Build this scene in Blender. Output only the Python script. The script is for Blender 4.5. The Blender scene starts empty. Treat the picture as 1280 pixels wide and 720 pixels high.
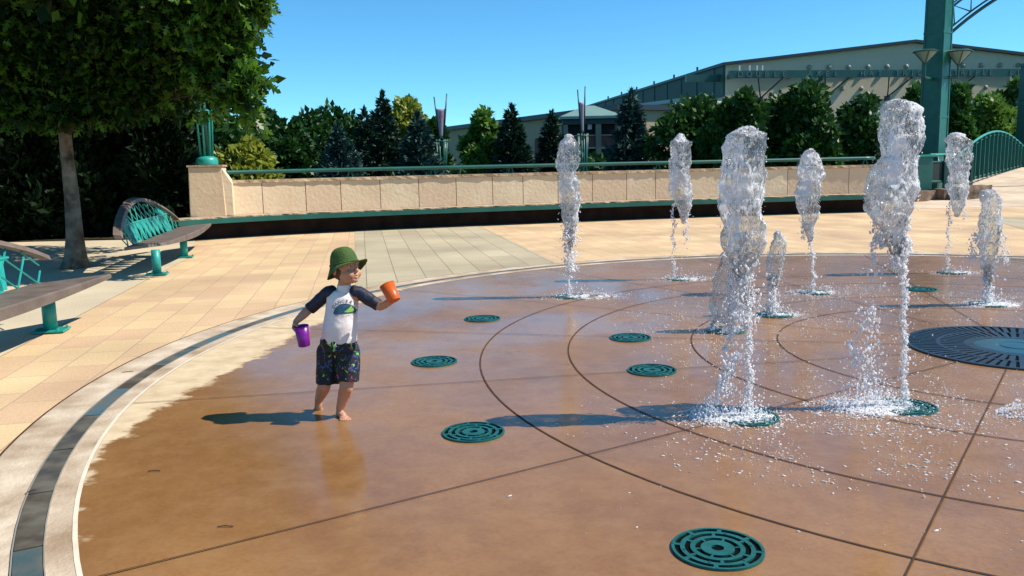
import bpy, bmesh, math, random
import numpy as np
from mathutils import Vector, Matrix, noise
from mathutils.bvhtree import BVHTree
random.seed(7)
rng = np.random.default_rng(7)
S = bpy.context.scene
COL = S.collection
PI = math.pi
R = math.radians

# ------------------------------------------------------------------ camera model
F = 1039.1
PIT = 0.14743
ROLL = -0.02165
H = 1.35
cp, sp_ = math.cos(PIT), math.sin(PIT)
cr, sr = math.cos(ROLL), math.sin(ROLL)
R0 = Vector((1, 0, 0)); U0 = Vector((0, sp_, cp)); FW = Vector((0, cp, -sp_))
EYE = Vector((0, 0, H))
def ray(px, py):
    x = (px - 640) / F; y = (360 - py) / F
    x, y = cr * x - sr * y, sr * x + cr * y
    return R0 * x + U0 * y + FW
def gp(px, py, z=0.0):
    d = ray(px, py); t = (z - H) / d.z
    return EYE + d * t
def at(px, py, Y):
    d = ray(px, py); return EYE + d * (Y / d.y)
def hz(px):
    return 205.7 - 0.02165 * (px - 640)
cam = bpy.data.cameras.new('camera'); co = bpy.data.objects.new('camera', cam); COL.objects.link(co)
cx = R0 * cr + U0 * sr; cy = -R0 * sr + U0 * cr
M = Matrix((cx, cy, -FW)).transposed().to_4x4(); M.translation = EYE
co.matrix_world = M
cam.sensor_width = 36; cam.lens = F / 1280 * 36; cam.clip_start = 0.05; cam.clip_end = 5000
S.camera = co

# ------------------------------------------------------------------ light
SUN_EL = R(49.5)
sd = Vector((1, -0.03, 0)).normalized()
SUN = Vector((sd.x * math.cos(SUN_EL), sd.y * math.cos(SUN_EL), math.sin(SUN_EL)))
w = bpy.data.worlds.new("World"); S.world = w; w.use_nodes = True
nt = w.node_tree; bg = nt.nodes['Background']
sky = nt.nodes.new('ShaderNodeTexSky'); sky.sky_type = 'NISHITA'; sky.sun_disc = False
sky.sun_elevation = SUN_EL; sky.sun_rotation = math.atan2(SUN.x, SUN.y)
sky.altitude = 2500; sky.air_density = 1.0; sky.dust_density = 0.05; sky.ozone_density = 3.5
tcw = nt.nodes.new('ShaderNodeTexCoord'); vadd = nt.nodes.new('ShaderNodeVectorMath'); vadd.operation = 'ADD'; vadd.inputs[1].default_value = (0, 0, 0.02)
vnm = nt.nodes.new('ShaderNodeVectorMath'); vnm.operation = 'NORMALIZE'
nt.links.new(tcw.outputs['Generated'], vadd.inputs[0]); nt.links.new(vadd.outputs[0], vnm.inputs[0]); nt.links.new(vnm.outputs[0], sky.inputs[0])
hsv = nt.nodes.new('ShaderNodeHueSaturation'); hsv.inputs['Saturation'].default_value = 1.15; hsv.inputs['Value'].default_value = 1.0
nt.links.new(sky.outputs[0], hsv.inputs['Color']); tnt = nt.nodes.new('ShaderNodeMix'); tnt.data_type = 'RGBA'; tnt.blend_type = 'MULTIPLY'; tnt.inputs['Factor'].default_value = 1.0; tnt.inputs['B'].default_value = (0.72, 1.15, 1.12, 1)
nt.links.new(hsv.outputs[0], tnt.inputs['A']); nt.links.new(tnt.outputs['Result'], bg.inputs[0])
bg.inputs[1].default_value = 0.125
sl = bpy.data.lights.new('sun', 'SUN'); sl.energy = 5.0; sl.angle = R(0.5); sl.color = (1, 0.93, 0.82)
so = bpy.data.objects.new('sun', sl); COL.objects.link(so)
so.rotation_euler = SUN.to_track_quat('Z', 'Y').to_euler(); so.location = (10, -3, 12)
S.view_settings.view_transform = 'Standard'; S.view_settings.look = 'None'
S.view_settings.exposure = 0.45; S.view_settings.gamma = 1.0; S.view_settings.use_curve_mapping = False
S.cycles.max_bounces = 10; S.cycles.transmission_bounces = 10; S.cycles.transparent_max_bounces = 12
S.cycles.caustics_reflective = False; S.cycles.caustics_refractive = False

# ------------------------------------------------------------------ materials
def mat(name, base, rough=0.6, metal=0.0, spec=0.5, var=None, vscale=4.0, bump=0.0, bscale=30.0, detail=5,
        island=None, trans=0.0, coords='Object', ipow=1.0):
    """principled material; var = second colour mixed in by noise; island = second colour mixed per loose piece"""
    m = bpy.data.materials.new(name); m.use_nodes = True
    n = m.node_tree; L = n.links; b = n.nodes['Principled BSDF']
    b.inputs['Roughness'].default_value = rough; b.inputs['Metallic'].default_value = metal
    b.inputs['Specular IOR Level'].default_value = spec
    b.inputs['Base Color'].default_value = (*base, 1)
    tc = n.nodes.new('ShaderNodeTexCoord')
    src = None
    if var is not None:
        t = n.nodes.new('ShaderNodeTexNoise'); t.inputs['Scale'].default_value = vscale; t.inputs['Detail'].default_value = detail
        L.new(tc.outputs[coords], t.inputs['Vector'])
        rp = n.nodes.new('ShaderNodeValToRGB'); rp.color_ramp.elements[0].position = 0.35; rp.color_ramp.elements[1].position = 0.68
        rp.color_ramp.elements[0].color = (*base, 1); rp.color_ramp.elements[1].color = (*var, 1)
        L.new(t.outputs['Fac'], rp.inputs[0]); src = rp.outputs[0]
    if island is not None:
        g = n.nodes.new('ShaderNodeNewGeometry'); mx = n.nodes.new('ShaderNodeMix'); mx.data_type = 'RGBA'
        pw = n.nodes.new('ShaderNodeMath'); pw.operation = 'POWER'; pw.inputs[1].default_value = ipow
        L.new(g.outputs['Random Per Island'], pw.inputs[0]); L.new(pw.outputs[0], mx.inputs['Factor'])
        if src is not None: L.new(src, mx.inputs['A'])
        else: mx.inputs['A'].default_value = (*base, 1)
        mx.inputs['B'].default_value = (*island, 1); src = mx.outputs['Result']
    if src is not None: L.new(src, b.inputs['Base Color'])
    if bump:
        t2 = n.nodes.new('ShaderNodeTexNoise'); t2.inputs['Scale'].default_value = bscale; t2.inputs['Detail'].default_value = 6
        L.new(tc.outputs[coords], t2.inputs['Vector'])
        bp = n.nodes.new('ShaderNodeBump'); bp.inputs['Strength'].default_value = bump; bp.inputs['Distance'].default_value = 0.02
        L.new(t2.outputs['Fac'], bp.inputs['Height']); L.new(bp.outputs[0], b.inputs['Normal'])
    if trans:
        tr = n.nodes.new('ShaderNodeBsdfTranslucent'); ms = n.nodes.new('ShaderNodeMixShader'); ms.inputs[0].default_value = trans
        out = n.nodes['Material Output']
        if src is not None: L.new(src, tr.inputs[0])
        else: tr.inputs[0].default_value = (*base, 1)
        L.new(b.outputs[0], ms.inputs[1]); L.new(tr.outputs[0], ms.inputs[2]); L.new(ms.outputs[0], out.inputs[0])
    return m

def srgb(r, g, b):
    f = lambda c: (c / 255 / 12.92) if c <= 10 else ((c / 255 + 0.055) / 1.055) ** 2.4
    return (f(r), f(g), f(b))

# ------------------------------------------------------------------ object helpers
def link_mesh(name, me, m=None, parent=None, smooth=False):
    o = bpy.data.objects.new(name, me); COL.objects.link(o)
    if m is not None:
        for x in (m if isinstance(m, (list, tuple)) else [m]): me.materials.append(x)
    if smooth: me.shade_smooth()
    if parent is not None: o.parent = parent
    return o
def obj(name, bm, m=None, parent=None, smooth=False, bevel=0.0):
    me = bpy.data.meshes.new(name); bm.normal_update(); bm.to_mesh(me); bm.free()
    o = link_mesh(name, me, m, parent, smooth)
    if bevel:
        md = o.modifiers.new('bevel', 'BEVEL'); md.width = bevel; md.segments = 2; md.limit_method = 'ANGLE'
    return o
def tag(o, label=None, cat=None, group=None, kind=None):
    if label: o['label'] = label
    if cat: o['category'] = cat
    if group: o['group'] = group
    if kind: o['kind'] = kind
    return o
def empty(name, loc=(0, 0, 0), rz=0, label=None, cat=None, group=None):
    o = bpy.data.objects.new(name, None); COL.objects.link(o); o.location = loc; o.rotation_euler = (0, 0, rz)
    o.empty_display_size = 0.1
    return tag(o, label, cat, group)
def kids(o): return list(o.children)
def copy_tree(o, parent=None):
    c = o.copy(); COL.objects.link(c)
    if parent is not None: c.parent = parent
    for ch in kids(o): copy_tree(ch, c)
    return c
def box(bm, c, s, rot=None):
    r = bmesh.ops.create_cube(bm, size=1.0)
    m = Matrix.Translation(Vector(c)) @ (rot.to_4x4() if rot is not None else Matrix()) @ Matrix.Diagonal((*s, 1))
    bmesh.ops.transform(bm, matrix=m, verts=r['verts'])
def bar(bm, a, b, wd, ht, up=Vector((0, 0, 1))):
    a = Vector(a); b = Vector(b); x = (b - a); l = x.length; x.normalize()
    y = up.cross(x)
    if y.length < 1e-4: y = Vector((0, 1, 0)).cross(x)
    y.normalize(); z = x.cross(y)
    box(bm, (a + b) / 2, (l, wd, ht), Matrix((x, y, z)).transposed())
def cone(bm, a, b, r1, r2, seg=12, caps=True):
    a = Vector(a); b = Vector(b); d = b - a
    r = bmesh.ops.create_cone(bm, cap_ends=caps, segments=seg, radius1=r1, radius2=r2, depth=d.length)
    m = Matrix.Translation((a + b) / 2) @ d.to_track_quat('Z', 'Y').to_matrix().to_4x4()
    bmesh.ops.transform(bm, matrix=m, verts=r['verts'])
def ball(bm, c, r, s=(1, 1, 1), rot=None, sub=2):
    q = bmesh.ops.create_icosphere(bm, subdivisions=sub, radius=r)
    m = Matrix.Translation(Vector(c)) @ (rot.to_4x4() if rot is not None else Matrix()) @ Matrix.Diagonal((*s, 1))
    bmesh.ops.transform(bm, matrix=m, verts=q['verts'])
def tube(bm, pts, rad, seg=8, close=False):
    """swept tube through points; rad is a number or a list"""
    pts = [Vector(p) for p in pts]; n = len(pts)
    rings = []; prev = None
    for i, p in enumerate(pts):
        if close: d = pts[(i + 1) % n] - pts[i - 1]
        else: d = pts[min(i + 1, n - 1)] - pts[max(i - 1, 0)]
        d.normalize()
        u = prev - d * prev.dot(d) if prev is not None else d.orthogonal()
        u.normalize(); prev = u; v = d.cross(u)
        r = rad[i] if isinstance(rad, (list, tuple)) else rad
        rings.append([bm.verts.new(p + (u * math.cos(2 * PI * k / seg) + v * math.sin(2 * PI * k / seg)) * r) for k in range(seg)])
    for i in range(n if close else n - 1):
        A, B = rings[i], rings[(i + 1) % n]
        for k in range(seg):
            bm.faces.new((A[k], A[(k + 1) % seg], B[(k + 1) % seg], B[k]))
    if not close:
        bm.faces.new(rings[0][::-1]); bm.faces.new(rings[-1])
def lathe(bm, prof, seg=32, c=(0, 0, 0)):
    c = Vector(c); rings = []
    for r, z in prof:
        if r < 1e-5: rings.append([bm.verts.new(c + Vector((0, 0, z)))])
        else: rings.append([bm.verts.new(c + Vector((r * math.cos(2 * PI * k / seg), r * math.sin(2 * PI * k / seg), z))) for k in range(seg)])
    for A, B in zip(rings, rings[1:]):
        for k in range(seg):
            k2 = (k + 1) % seg
            if len(A) == 1 and len(B) == 1: continue
            if len(A) == 1: bm.faces.new((A[0], B[k2], B[k]))
            elif len(B) == 1: bm.faces.new((A[k], A[k2], B[0]))
            else: bm.faces.new((A[k], A[k2], B[k2], B[k]))
def annulus(bm, r0, r1, z, a0=0, a1=2 * PI, seg=128, c=(0, 0)):
    full = abs(a1 - a0 - 2 * PI) < 1e-6
    A = []
    for k in range(seg + (0 if full else 1)):
        a = a0 + (a1 - a0) * k / seg
        A.append((bm.verts.new((c[0] + r0 * math.cos(a), c[1] + r0 * math.sin(a), z)), bm.verts.new((c[0] + r1 * math.cos(a), c[1] + r1 * math.sin(a), z))))
    for k in range(len(A) if full else len(A) - 1):
        p, q = A[k], A[(k + 1) % len(A)]
        bm.faces.new((p[0], p[1], q[1], q[0]))
def ringsolid(bm, r0, r1, z0, z1, a0=0, a1=2 * PI, seg=48):
    full = abs(a1 - a0 - 2 * PI) < 1e-6
    n = seg + (0 if full else 1); V = []
    for k in range(n):
        a = a0 + (a1 - a0) * k / seg; c, s = math.cos(a), math.sin(a)
        V.append([bm.verts.new((r * c, r * s, z)) for r, z in ((r0, z0), (r1, z0), (r1, z1), (r0, z1))])
    for k in range(n if full else n - 1):
        A, B = V[k], V[(k + 1) % n]
        for j in range(4): bm.faces.new((A[j], A[(j + 1) % 4], B[(j + 1) % 4], B[j]))
    if not full:
        bm.faces.new(V[0][::-1]); bm.faces.new(V[-1])
def prism(bm, poly, z0, z1):
    a = [bm.verts.new((p[0], p[1], z0)) for p in poly]; b = [bm.verts.new((p[0], p[1], z1)) for p in poly]
    bm.faces.new(a[::-1]); bm.faces.new(b)
    for i in range(len(poly)):
        j = (i + 1) % len(poly); bm.faces.new((a[i], a[j], b[j], b[i]))
def sheet(name, poly, z, m):
    bm = bmesh.new(); bm.faces.new([bm.verts.new((p[0], p[1], z)) for p in poly])
    bmesh.ops.recalc_face_normals(bm, faces=bm.faces)
    for f in bm.faces:
        if f.normal.z < 0: f.normal_flip()
    return tag(obj(name, bm, m), kind='structure')

# ------------------------------------------------------------------ ground
CX, CY = 3.526, 5.681
AX = R(10)                      # paving axis
def paver_mat(name, c1, c2, mortar, w_=0.46, h_=0.305, ang=100):
    m = bpy.data.materials.new(name); m.use_nodes = True; n = m.node_tree; L = n.links; b = n.nodes['Principled BSDF']
    b.inputs['Roughness'].default_value = 0.82; b.inputs['Specular IOR Level'].default_value = 0.25
    tc = n.nodes.new('ShaderNodeTexCoord'); mp = n.nodes.new('ShaderNodeMapping'); mp.inputs['Rotation'].default_value = (0, 0, -R(ang))
    L.new(tc.outputs['Object'], mp.inputs[0])
    br = n.nodes.new('ShaderNodeTexBrick'); br.inputs['Scale'].default_value = 1.0
    br.inputs['Brick Width'].default_value = w_; br.inputs['Row Height'].default_value = h_
    br.inputs['Mortar Size'].default_value = 0.006; br.inputs['Mortar Smooth'].default_value = 0.3; br.inputs['Bias'].default_value = 0.0
    br.inputs['Color1'].default_value = (*c1, 1); br.inputs['Color2'].default_value = (*c2, 1); br.inputs['Mortar'].default_value = (*mortar, 1)
    L.new(mp.outputs[0], br.inputs['Vector'])
    ns = n.nodes.new('ShaderNodeTexNoise'); ns.inputs['Scale'].default_value = 0.7; ns.inputs['Detail'].default_value = 8
    L.new(mp.outputs[0], ns.inputs['Vector'])
    ns3 = n.nodes.new('ShaderNodeTexNoise'); ns3.inputs['Scale'].default_value = 45; ns3.inputs['Detail'].default_value = 4
    L.new(tc.outputs['Object'], ns3.inputs['Vector'])
    ad = n.nodes.new('ShaderNodeMath'); ad.operation = 'MULTIPLY_ADD'; ad.inputs[1].default_value = 0.4
    L.new(ns3.outputs['Fac'], ad.inputs[0]); L.new(ns.outputs['Fac'], ad.inputs[2])
    mr = n.nodes.new('ShaderNodeMapRange'); mr.inputs['From Min'].default_value = 0.4; mr.inputs['From Max'].default_value = 1.0
    mr.inputs['To Min'].default_value = 0.68; mr.inputs['To Max'].default_value = 1.16
    L.new(ad.outputs[0], mr.inputs['Value'])
    hs = n.nodes.new('ShaderNodeHueSaturation'); L.new(br.outputs['Color'], hs.inputs['Color']); L.new(mr.outputs[0], hs.inputs['Value'])
    L.new(hs.outputs[0], b.inputs['Base Color'])
    bp = n.nodes.new('ShaderNodeBump'); bp.inputs['Strength'].default_value = 0.35; bp.inputs['Distance'].default_value = 0.01
    iv = n.nodes.new('ShaderNodeMath'); iv.operation = 'MULTIPLY_ADD'; iv.inputs[1].default_value = -1.0; 
    L.new(br.outputs['Fac'], iv.inputs[0]); L.new(ns3.outputs['Fac'], iv.inputs[2])
    L.new(iv.outputs[0], bp.inputs['Height']); L.new(bp.outputs[0], b.inputs['Normal'])
    return m
PAVE = paver_mat('tan_pavers', (0.65, 0.475, 0.26), (0.565, 0.375, 0.225), (0.45, 0.32, 0.21))
PAVEG = paver_mat('grey_pavers', (0.48, 0.41, 0.27), (0.41, 0.345, 0.23), (0.20, 0.17, 0.115), w_=0.9, h_=0.36)
CONC = mat('pale_concrete', (0.56, 0.47, 0.32), 0.85, var=(0.47, 0.39, 0.27), vscale=1.2, bump=0.3, bscale=60, spec=0.2, detail=9)
CONC2 = mat('ring_concrete', (0.60, 0.49, 0.36), 0.8, var=(0.30, 0.21, 0.13), vscale=3.2, bump=0.3, bscale=60, spec=0.2, detail=9)
GRASS = mat('park_grass', (0.035, 0.06, 0.02), 0.9, var=(0.05, 0.08, 0.025), vscale=0.5, spec=0.1)
SOIL = mat('bed_soil', (0.03, 0.022, 0.015), 0.95, var=(0.05, 0.04, 0.025), vscale=6, bump=0.6, bscale=20, spec=0.1)
sheet('ground', [(-1500, -300), (1500, -300), (1500, 3000), (-1500, 3000)], -0.012, GRASS)
pl = [(-30, -8), (30, -8), (30, 26.0), (13.6, 26.0), (9.6, 21.3), (-5.6, 16.9), (-30, 16.9)]
sheet('plaza_paving', [(-30, -8), (30, -8), (30, 26.0), (9.6, 26.0), (9.6, 21.3), (2, 20.5), (-5.9, 17.3), (-7, 16.95), (-30, 16.95)], 0.0, PAVE)
def AXP(s, t):   # point from cross coordinate s (to the right) and run t (away)
    return (s * math.cos(AX) - t * math.sin(AX), s * math.sin(AX) + t * math.cos(AX))
# concrete walk under and behind the benches
sheet('concrete_walk', [AXP(-2.74, -6), AXP(-2.74, 13.5), (-6.4, 16.9), (-30, 16.9), (-30, -6)], 0.004, CONC)
# grey green paving band running from the pad to the wall
sheet('paving_band', [AXP(-0.12, 9.2), AXP(2.58, 10.9), AXP(2.56, 19.6), AXP(-0.2, 18.4)], 0.004, PAVEG)
sheet('paving_band', [(9.0, 14.2), (22, 8.5), (26, 12.0), (10.2, 18.0)], 0.004, PAVEG)
sheet('planting_bed', [(-30, 16.96), (-7.2, 16.96), (-6.2, 17.6), (-6, 40), (-30, 40)], 0.0, SOIL)

# the wet splash pad
def pad_mat():
    m = bpy.data.materials.new('splash_pad_concrete'); m.use_nodes = True; n = m.node_tree; L = n.links; b = n.nodes['Principled BSDF']
    def N(t, **k):
        x = n.nodes.new(t)
        for a, v in k.items(): setattr(x, a, v)
        return x
    def noise_(scale, detail=6, rough=0.55, vec=None):
        t = N('ShaderNodeTexNoise'); t.inputs['Scale'].default_value = scale; t.inputs['Detail'].default_value = detail; t.inputs['Roughness'].default_value = rough
        L.new(vec if vec is not None else tc.outputs['Object'], t.inputs['Vector']); return t
    def math_(op, a, b_=None, c=None):
        x = N('ShaderNodeMath', operation=op)
        for i, v in enumerate((a, b_, c)):
            if v is None: continue
            if isinstance(v, (int, float)): x.inputs[i].default_value = v
            else: L.new(v, x.inputs[i])
        return x.outputs[0]
    def mrange(v, a, b_, c=0, d=1, smooth=True):
        x = N('ShaderNodeMapRange'); x.interpolation_type = 'SMOOTHSTEP' if smooth else 'LINEAR'
        L.new(v, x.inputs['Value'])
        for k, q in zip(('From Min', 'From Max', 'To Min', 'To Max'), (a, b_, c, d)): x.inputs[k].default_value = q
        return x.outputs['Result']
    def mix(f, a, b_):
        x = N('ShaderNodeMix', data_type='RGBA')
        if isinstance(f, (int, float)): x.inputs['Factor'].default_value = f
        else: L.new(f, x.inputs['Factor'])
        for nm, v in (('A', a), ('B', b_)):
            if isinstance(v, tuple): x.inputs[nm].default_value = (*v, 1)
            else: L.new(v, x.inputs[nm])
        return x.outputs['Result']
    tc = N('ShaderNodeTexCoord')
    # object origin is the pad centre, so length(Object) = radius
    ln = N('ShaderNodeVectorMath', operation='LENGTH'); L.new(tc.outputs['Object'], ln.inputs[0]); r = ln.outputs['Value']
    sx = N('ShaderNodeSeparateXYZ'); L.new(tc.outputs['Object'], sx.inputs[0])
    ang = math_('ARCTAN2', sx.outputs['Y'], sx.outputs['X'])     # -pi..pi, wet edge lies near +-pi
    # wet edge radius: 5.8 at the near side, 5.33 left, 5.8 far
    # streaky tongues running along x
    mp = N('ShaderNodeMapping'); mp.inputs['Scale'].default_value = (1.3, 3.6, 1); mp.inputs['Rotation'].default_value = (0, 0, R(8)); L.new(tc.outputs['Object'], mp.inputs[0])
    t1 = noise_(1.6, 7, 0.6, mp.outputs[0])
    t2 = noise_(7, 6, 0.6)
    wob = math_('MULTIPLY_ADD', t1.outputs['Fac'], 0.45, math_('MULTIPLY', t2.outputs['Fac'], 0.45))
    # angular distance to 172 deg
    da = math_('ABSOLUTE', math_('WRAP', math_('SUBTRACT', ang, R(172)), PI, -PI))
    base = mrange(da, 0.0, 0.62, 5.36, 5.92)
    edge = math_('ADD', base, math_('MULTIPLY', math_('SUBTRACT', wob, 0.45), -0.75))
    diff = math_('SUBTRACT', edge, r)
    wet = mrange(diff, -0.03, 0.05)
    damp = mrange(diff, -0.02, 0.5)
    blot = noise_(0.55, 7); fine = noise_(60, 5); med = noise_(6, 8, 0.65)
    dry = mix(mrange(med.outputs['Fac'], 0.35, 0.7), (0.60, 0.47, 0.30), (0.47, 0.35, 0.21))
    wetc = mix(mrange(blot.outputs['Fac'], 0.35, 0.68), (0.215, 0.100, 0.034), (0.300, 0.152, 0.056))
    stain = noise_(1.3, 9, 0.7)
    wetc = mix(mrange(stain.outputs['Fac'], 0.50, 0.60, 0, 0.5), wetc, (0.20, 0.098, 0.040))
    wetc = mix(mrange(fine.outputs['Fac'], 0.42, 0.62, 0, 0.22), wetc, (0.13, 0.062, 0.026))
    wetc = mix(mrange(med.outputs['Fac'], 0.35, 0.75, 0, 0.35), wetc, (0.35, 0.20, 0.09))
    L.new(mix(wet, dry, wetc), b.inputs['Base Color'])
    # roughness: wet film varies between mirror-like and matte
    rl = noise_(0.8, 5)
    rw = mrange(rl.outputs['Fac'], 0.38, 0.62, 0.07, 0.33)
    mxr = N('ShaderNodeMix'); mxr.data_type = 'FLOAT'; L.new(wet, mxr.inputs['Factor']); mxr.inputs['A'].default_value = 0.8; L.new(rw, mxr.inputs['B'])
    L.new(mxr.outputs['Result'], b.inputs['Roughness'])
    mxs = N('ShaderNodeMix'); mxs.data_type = 'FLOAT'; L.new(wet, mxs.inputs['Factor']); mxs.inputs['A'].default_value = 0.2; mxs.inputs['B'].default_value = 0.40
    L.new(mxs.outputs['Result'], b.inputs['Specular IOR Level'])
    # ripples near the jets (towards the centre and the near right)
    rip = noise_(38, 3, 0.6); rip2 = noise_(14, 3)
    # mask grows towards x > -2.2 m of the centre
    msk = mrange(sx.outputs['X'], -2.9, -1.0, 0.0, 1.0)
    hgt = math_('MULTIPLY', math_('ADD', rip.outputs['Fac'], math_('MULTIPLY', rip2.outputs['Fac'], 0.8)), msk)
    hgt = math_('ADD', hgt, math_('MULTIPLY', fine.outputs['Fac'], 0.12))
    bp = N('ShaderNodeBump'); bp.inputs['Strength'].default_value = 0.25; bp.inputs['Distance'].default_value = 0.012
    L.new(hgt, bp.inputs['Height']); L.new(bp.outputs[0], b.inputs['Normal'])
    return m
PAD = pad_mat()
def ringobj(name, r0, r1, z, m, seg=180):
    bm = bmesh.new()
    if r0 == 0:
        bm.faces.new([bm.verts.new((r1 * math.cos(2 * PI * k / seg), r1 * math.sin(2 * PI * k / seg), z)) for k in range(seg)])
    else: annulus(bm, r0, r1, z, seg=seg)
    o = obj(name, bm, m); o.location = (CX, CY, 0); return o
tag(ringobj('splash_pad', 0, 5.85, 0.008, PAD), kind='structure')
JL = mat('joint_sealant', (0.72, 0.60, 0.46), 0.7, spec=0.2, var=(0.6, 0.5, 0.38), vscale=9)
JD = mat('groove_shadow', (0.06, 0.028, 0.014), 0.8, spec=0.15, var=(0.09, 0.045, 0.022), vscale=9)
tag(ringobj('pad_joint', 5.85, 5.868, 0.010, JL), kind='structure')
tag(ringobj('pad_border', 5.868, 5.958, 0.008, CONC2), kind='structure')
tag(ringobj('pad_border', 6.062, 6.285, 0.008, CONC2), kind='structure')
tag(ringobj('pad_joint', 6.285, 6.297, 0.009, JD), kind='structure')
bm = bmesh.new()
for r_ in (3.757, 3.135, 2.23, 1.60): annulus(bm, r_ - 0.005, r_ + 0.005, 0.0115, seg=160)
for k in range(16):
    a = R(211.8 + 22.5 * k); d = Vector((math.cos(a), math.sin(a), 0)); q = Vector((-d.y, d.x, 0)) * 0.0035
    z = Vector((0, 0, 0.0115 + 0.0025))
    p0 = d * 0.74; p1 = d * 5.84
    bm.faces.new([bm.verts.new(p + z) for p in (p0 - q, p1 - q, p1 + q, p0 + q)])
o = obj('pad_grooves', bm, JD); o.location = (CX, CY, 0); tag(o, kind='structure')

# trench drain cover
def drain_mat():
    m = bpy.data.materials.new('drain_cover'); m.use_nodes = True; n = m.node_tree; L = n.links; b = n.nodes['Principled BSDF']
    tc = n.nodes.new('ShaderNodeTexCoord'); g = n.nodes.new('ShaderNodeNewGeometry')
    rp = n.nodes.new('ShaderNodeValToRGB'); cr_ = rp.color_ramp; cr_.interpolation = 'CONSTANT'
    cr_.elements[0].color = (0.075, 0.055, 0.038, 1); cr_.elements[1].position = 0.38; cr_.elements[1].color = (0.06, 0.10, 0.105, 1)
    e = cr_.elements.new(0.62); e.color = (0.065, 0.062, 0.055, 1)
    e = cr_.elements.new(0.8); e.color = (0.055, 0.14, 0.19, 1)
    L.new(g.outputs['Random Per Island'], rp.inputs[0])
    t = n.nodes.new('ShaderNodeTexNoise'); t.inputs['Scale'].default_value = 7; t.inputs['Detail'].default_value = 8; L.new(tc.outputs['Object'], t.inputs['Vector'])
    mr = n.nodes.new('ShaderNodeMapRange'); mr.inputs['From Min'].default_value = 0.4; mr.inputs['From Max'].default_value = 0.65; L.new(t.outputs['Fac'], mr.inputs['Value'])
    mx = n.nodes.new('ShaderNodeMix'); mx.data_type = 'RGBA'; mx.inputs['B'].default_value = (0.15, 0.135, 0.10, 1)
    L.new(mr.outputs[0], mx.inputs['Factor']); L.new(rp.outputs[0], mx.inputs['A']); L.new(mx.outputs['Result'], b.inputs['Base Color'])
    b.inputs['Roughness'].default_value = 0.55; b.inputs['Metallic'].default_value = 0.2
    return m
dr = empty('trench_drain', (CX, CY, 0), 0, 'long curved trench drain cover of dark and blue green plates ringing the splash pad', 'drain')
bm = bmesh.new(); nseg = 64
for k in range(nseg):
    a0 = 2 * PI * k / nseg + 0.0012; a1 = 2 * PI * (k + 1) / nseg - 0.0012
    ringsolid(bm, 5.964, 6.056, 0.002, 0.011, a0, a1, seg=4)
obj('cover_plates', bm, drain_mat(), dr)
bm = bmesh.new(); ringsolid(bm, 5.957, 5.9615, 0.0, 0.014, seg=180); ringsolid(bm, 6.0585, 6.063, 0.0, 0.014, seg=180)
obj('edge_rail', bm, mat('drain_edge', (0.35, 0.33, 0.28), 0.5, 0.3), dr)
bm = bmesh.new(); annulus(bm, 5.961, 6.059, 0.0055, seg=180)
obj('channel', bm, mat('drain_channel', (0.01, 0.01, 0.01), 0.9), dr)

# ------------------------------------------------------------------ grates
TEAL = mat('teal_cast_iron', (0.008, 0.095, 0.08), 0.42, 0.25, var=(0.014, 0.13, 0.115), vscale=22, bump=0.15, bscale=120)
BLACK = mat('dark_recess', (0.003, 0.004, 0.004), 0.9, spec=0.05)
BOLT = mat('bolt_metal', (0.15, 0.32, 0.30), 0.3, 0.7)
def make_grate():
    root = empty('nozzle_grate', (0, 0, 0))
    bm = bmesh.new()
    ringsolid(bm, 0.148, 0.1585, 0.0, 0.013); ringsolid(bm, 0.113, 0.129, 0.002, 0.012)
    ringsolid(bm, 0.077, 0.094, 0.002, 0.012); ringsolid(bm, 0.022, 0.058, 0.002, 0.012)
    for j, (ra, rb, n_, off) in enumerate(((0.127, 0.150, 8, 0.1), (0.093, 0.114, 6, 0.5), (0.057, 0.078, 6, 0.1))):
        for k in range(n_):
            a = 2 * PI * (k + off) / n_; ringsolid(bm, ra, rb, 0.002, 0.0115, a, a + 0.11, seg=2)
    for rr, n_, off in ((0.118, 6, 0.2), (0.152, 4, 0.6)):
        for k in range(n_):
            a = 2 * PI * (k + off) / n_; lathe(bm, [(0.0045, 0.012), (0.004, 0.0145), (0, 0.015)], 8, (rr * math.cos(a), rr * math.sin(a), 0))
    obj('grate_plate', bm, TEAL, root)
    bm = bmesh.new(); lathe(bm, [(0, 0.0055), (0.149, 0.0055)], 32); obj('recess', bm, BLACK, root)
    return root
GR = [((897, 690), 'round teal grate nearest the camera at the bottom edge of the photo'),
      ((592, 543), 'round teal grate in front of the child, touching the tip of a long jet shadow'),
      ((543, 454), 'round teal grate just right of the child\'s shorts, leftmost of all the grates'),
      ((603, 400), 'small round teal grate below and right of the orange cup'),
      ((815, 465), 'round teal grate between the two middle arcs, the nearer of two side by side'),
      ((788, 424), 'round teal grate behind another, left of the low water fan'),
      ((712, 372), 'teal grate under the solitary leftmost water jet'),
      ((850, 350), 'teal grate under the thin far jet left of the tall middle jet'),
      ((907, 415), 'teal grate under the low see-through fan of water behind the middle jet'),
      ((1018, 367), 'teal grate under the far jet in front of the right half of the stone wall'),
      ((968, 395), 'teal grate under the short jet right of the tall middle jet'),
      ((935, 524), 'wet teal grate under the tall middle jet, covered in white splash'),
      ((1132, 511), 'teal grate under the tallest jet with splash to its left'),
      ((1190, 342), 'teal grate under the far right jet before the green column'),
      ((1235, 382), 'teal grate under the short foamy jet at the right edge'),
      ((1150, 363), 'idle small teal grate far back between the tallest jet and the short foamy one')]
proto = make_grate()
for i, (p, lb) in enumerate(GR):
    o = proto if i == 0 else copy_tree(proto)
    q = gp(*p); o.location = (q.x, q.y, 0.0045); o.rotation_euler[2] = random.random() * 6
    tag(o, lb, 'floor grate', 'round nozzle grates set in the splash pad')

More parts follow.
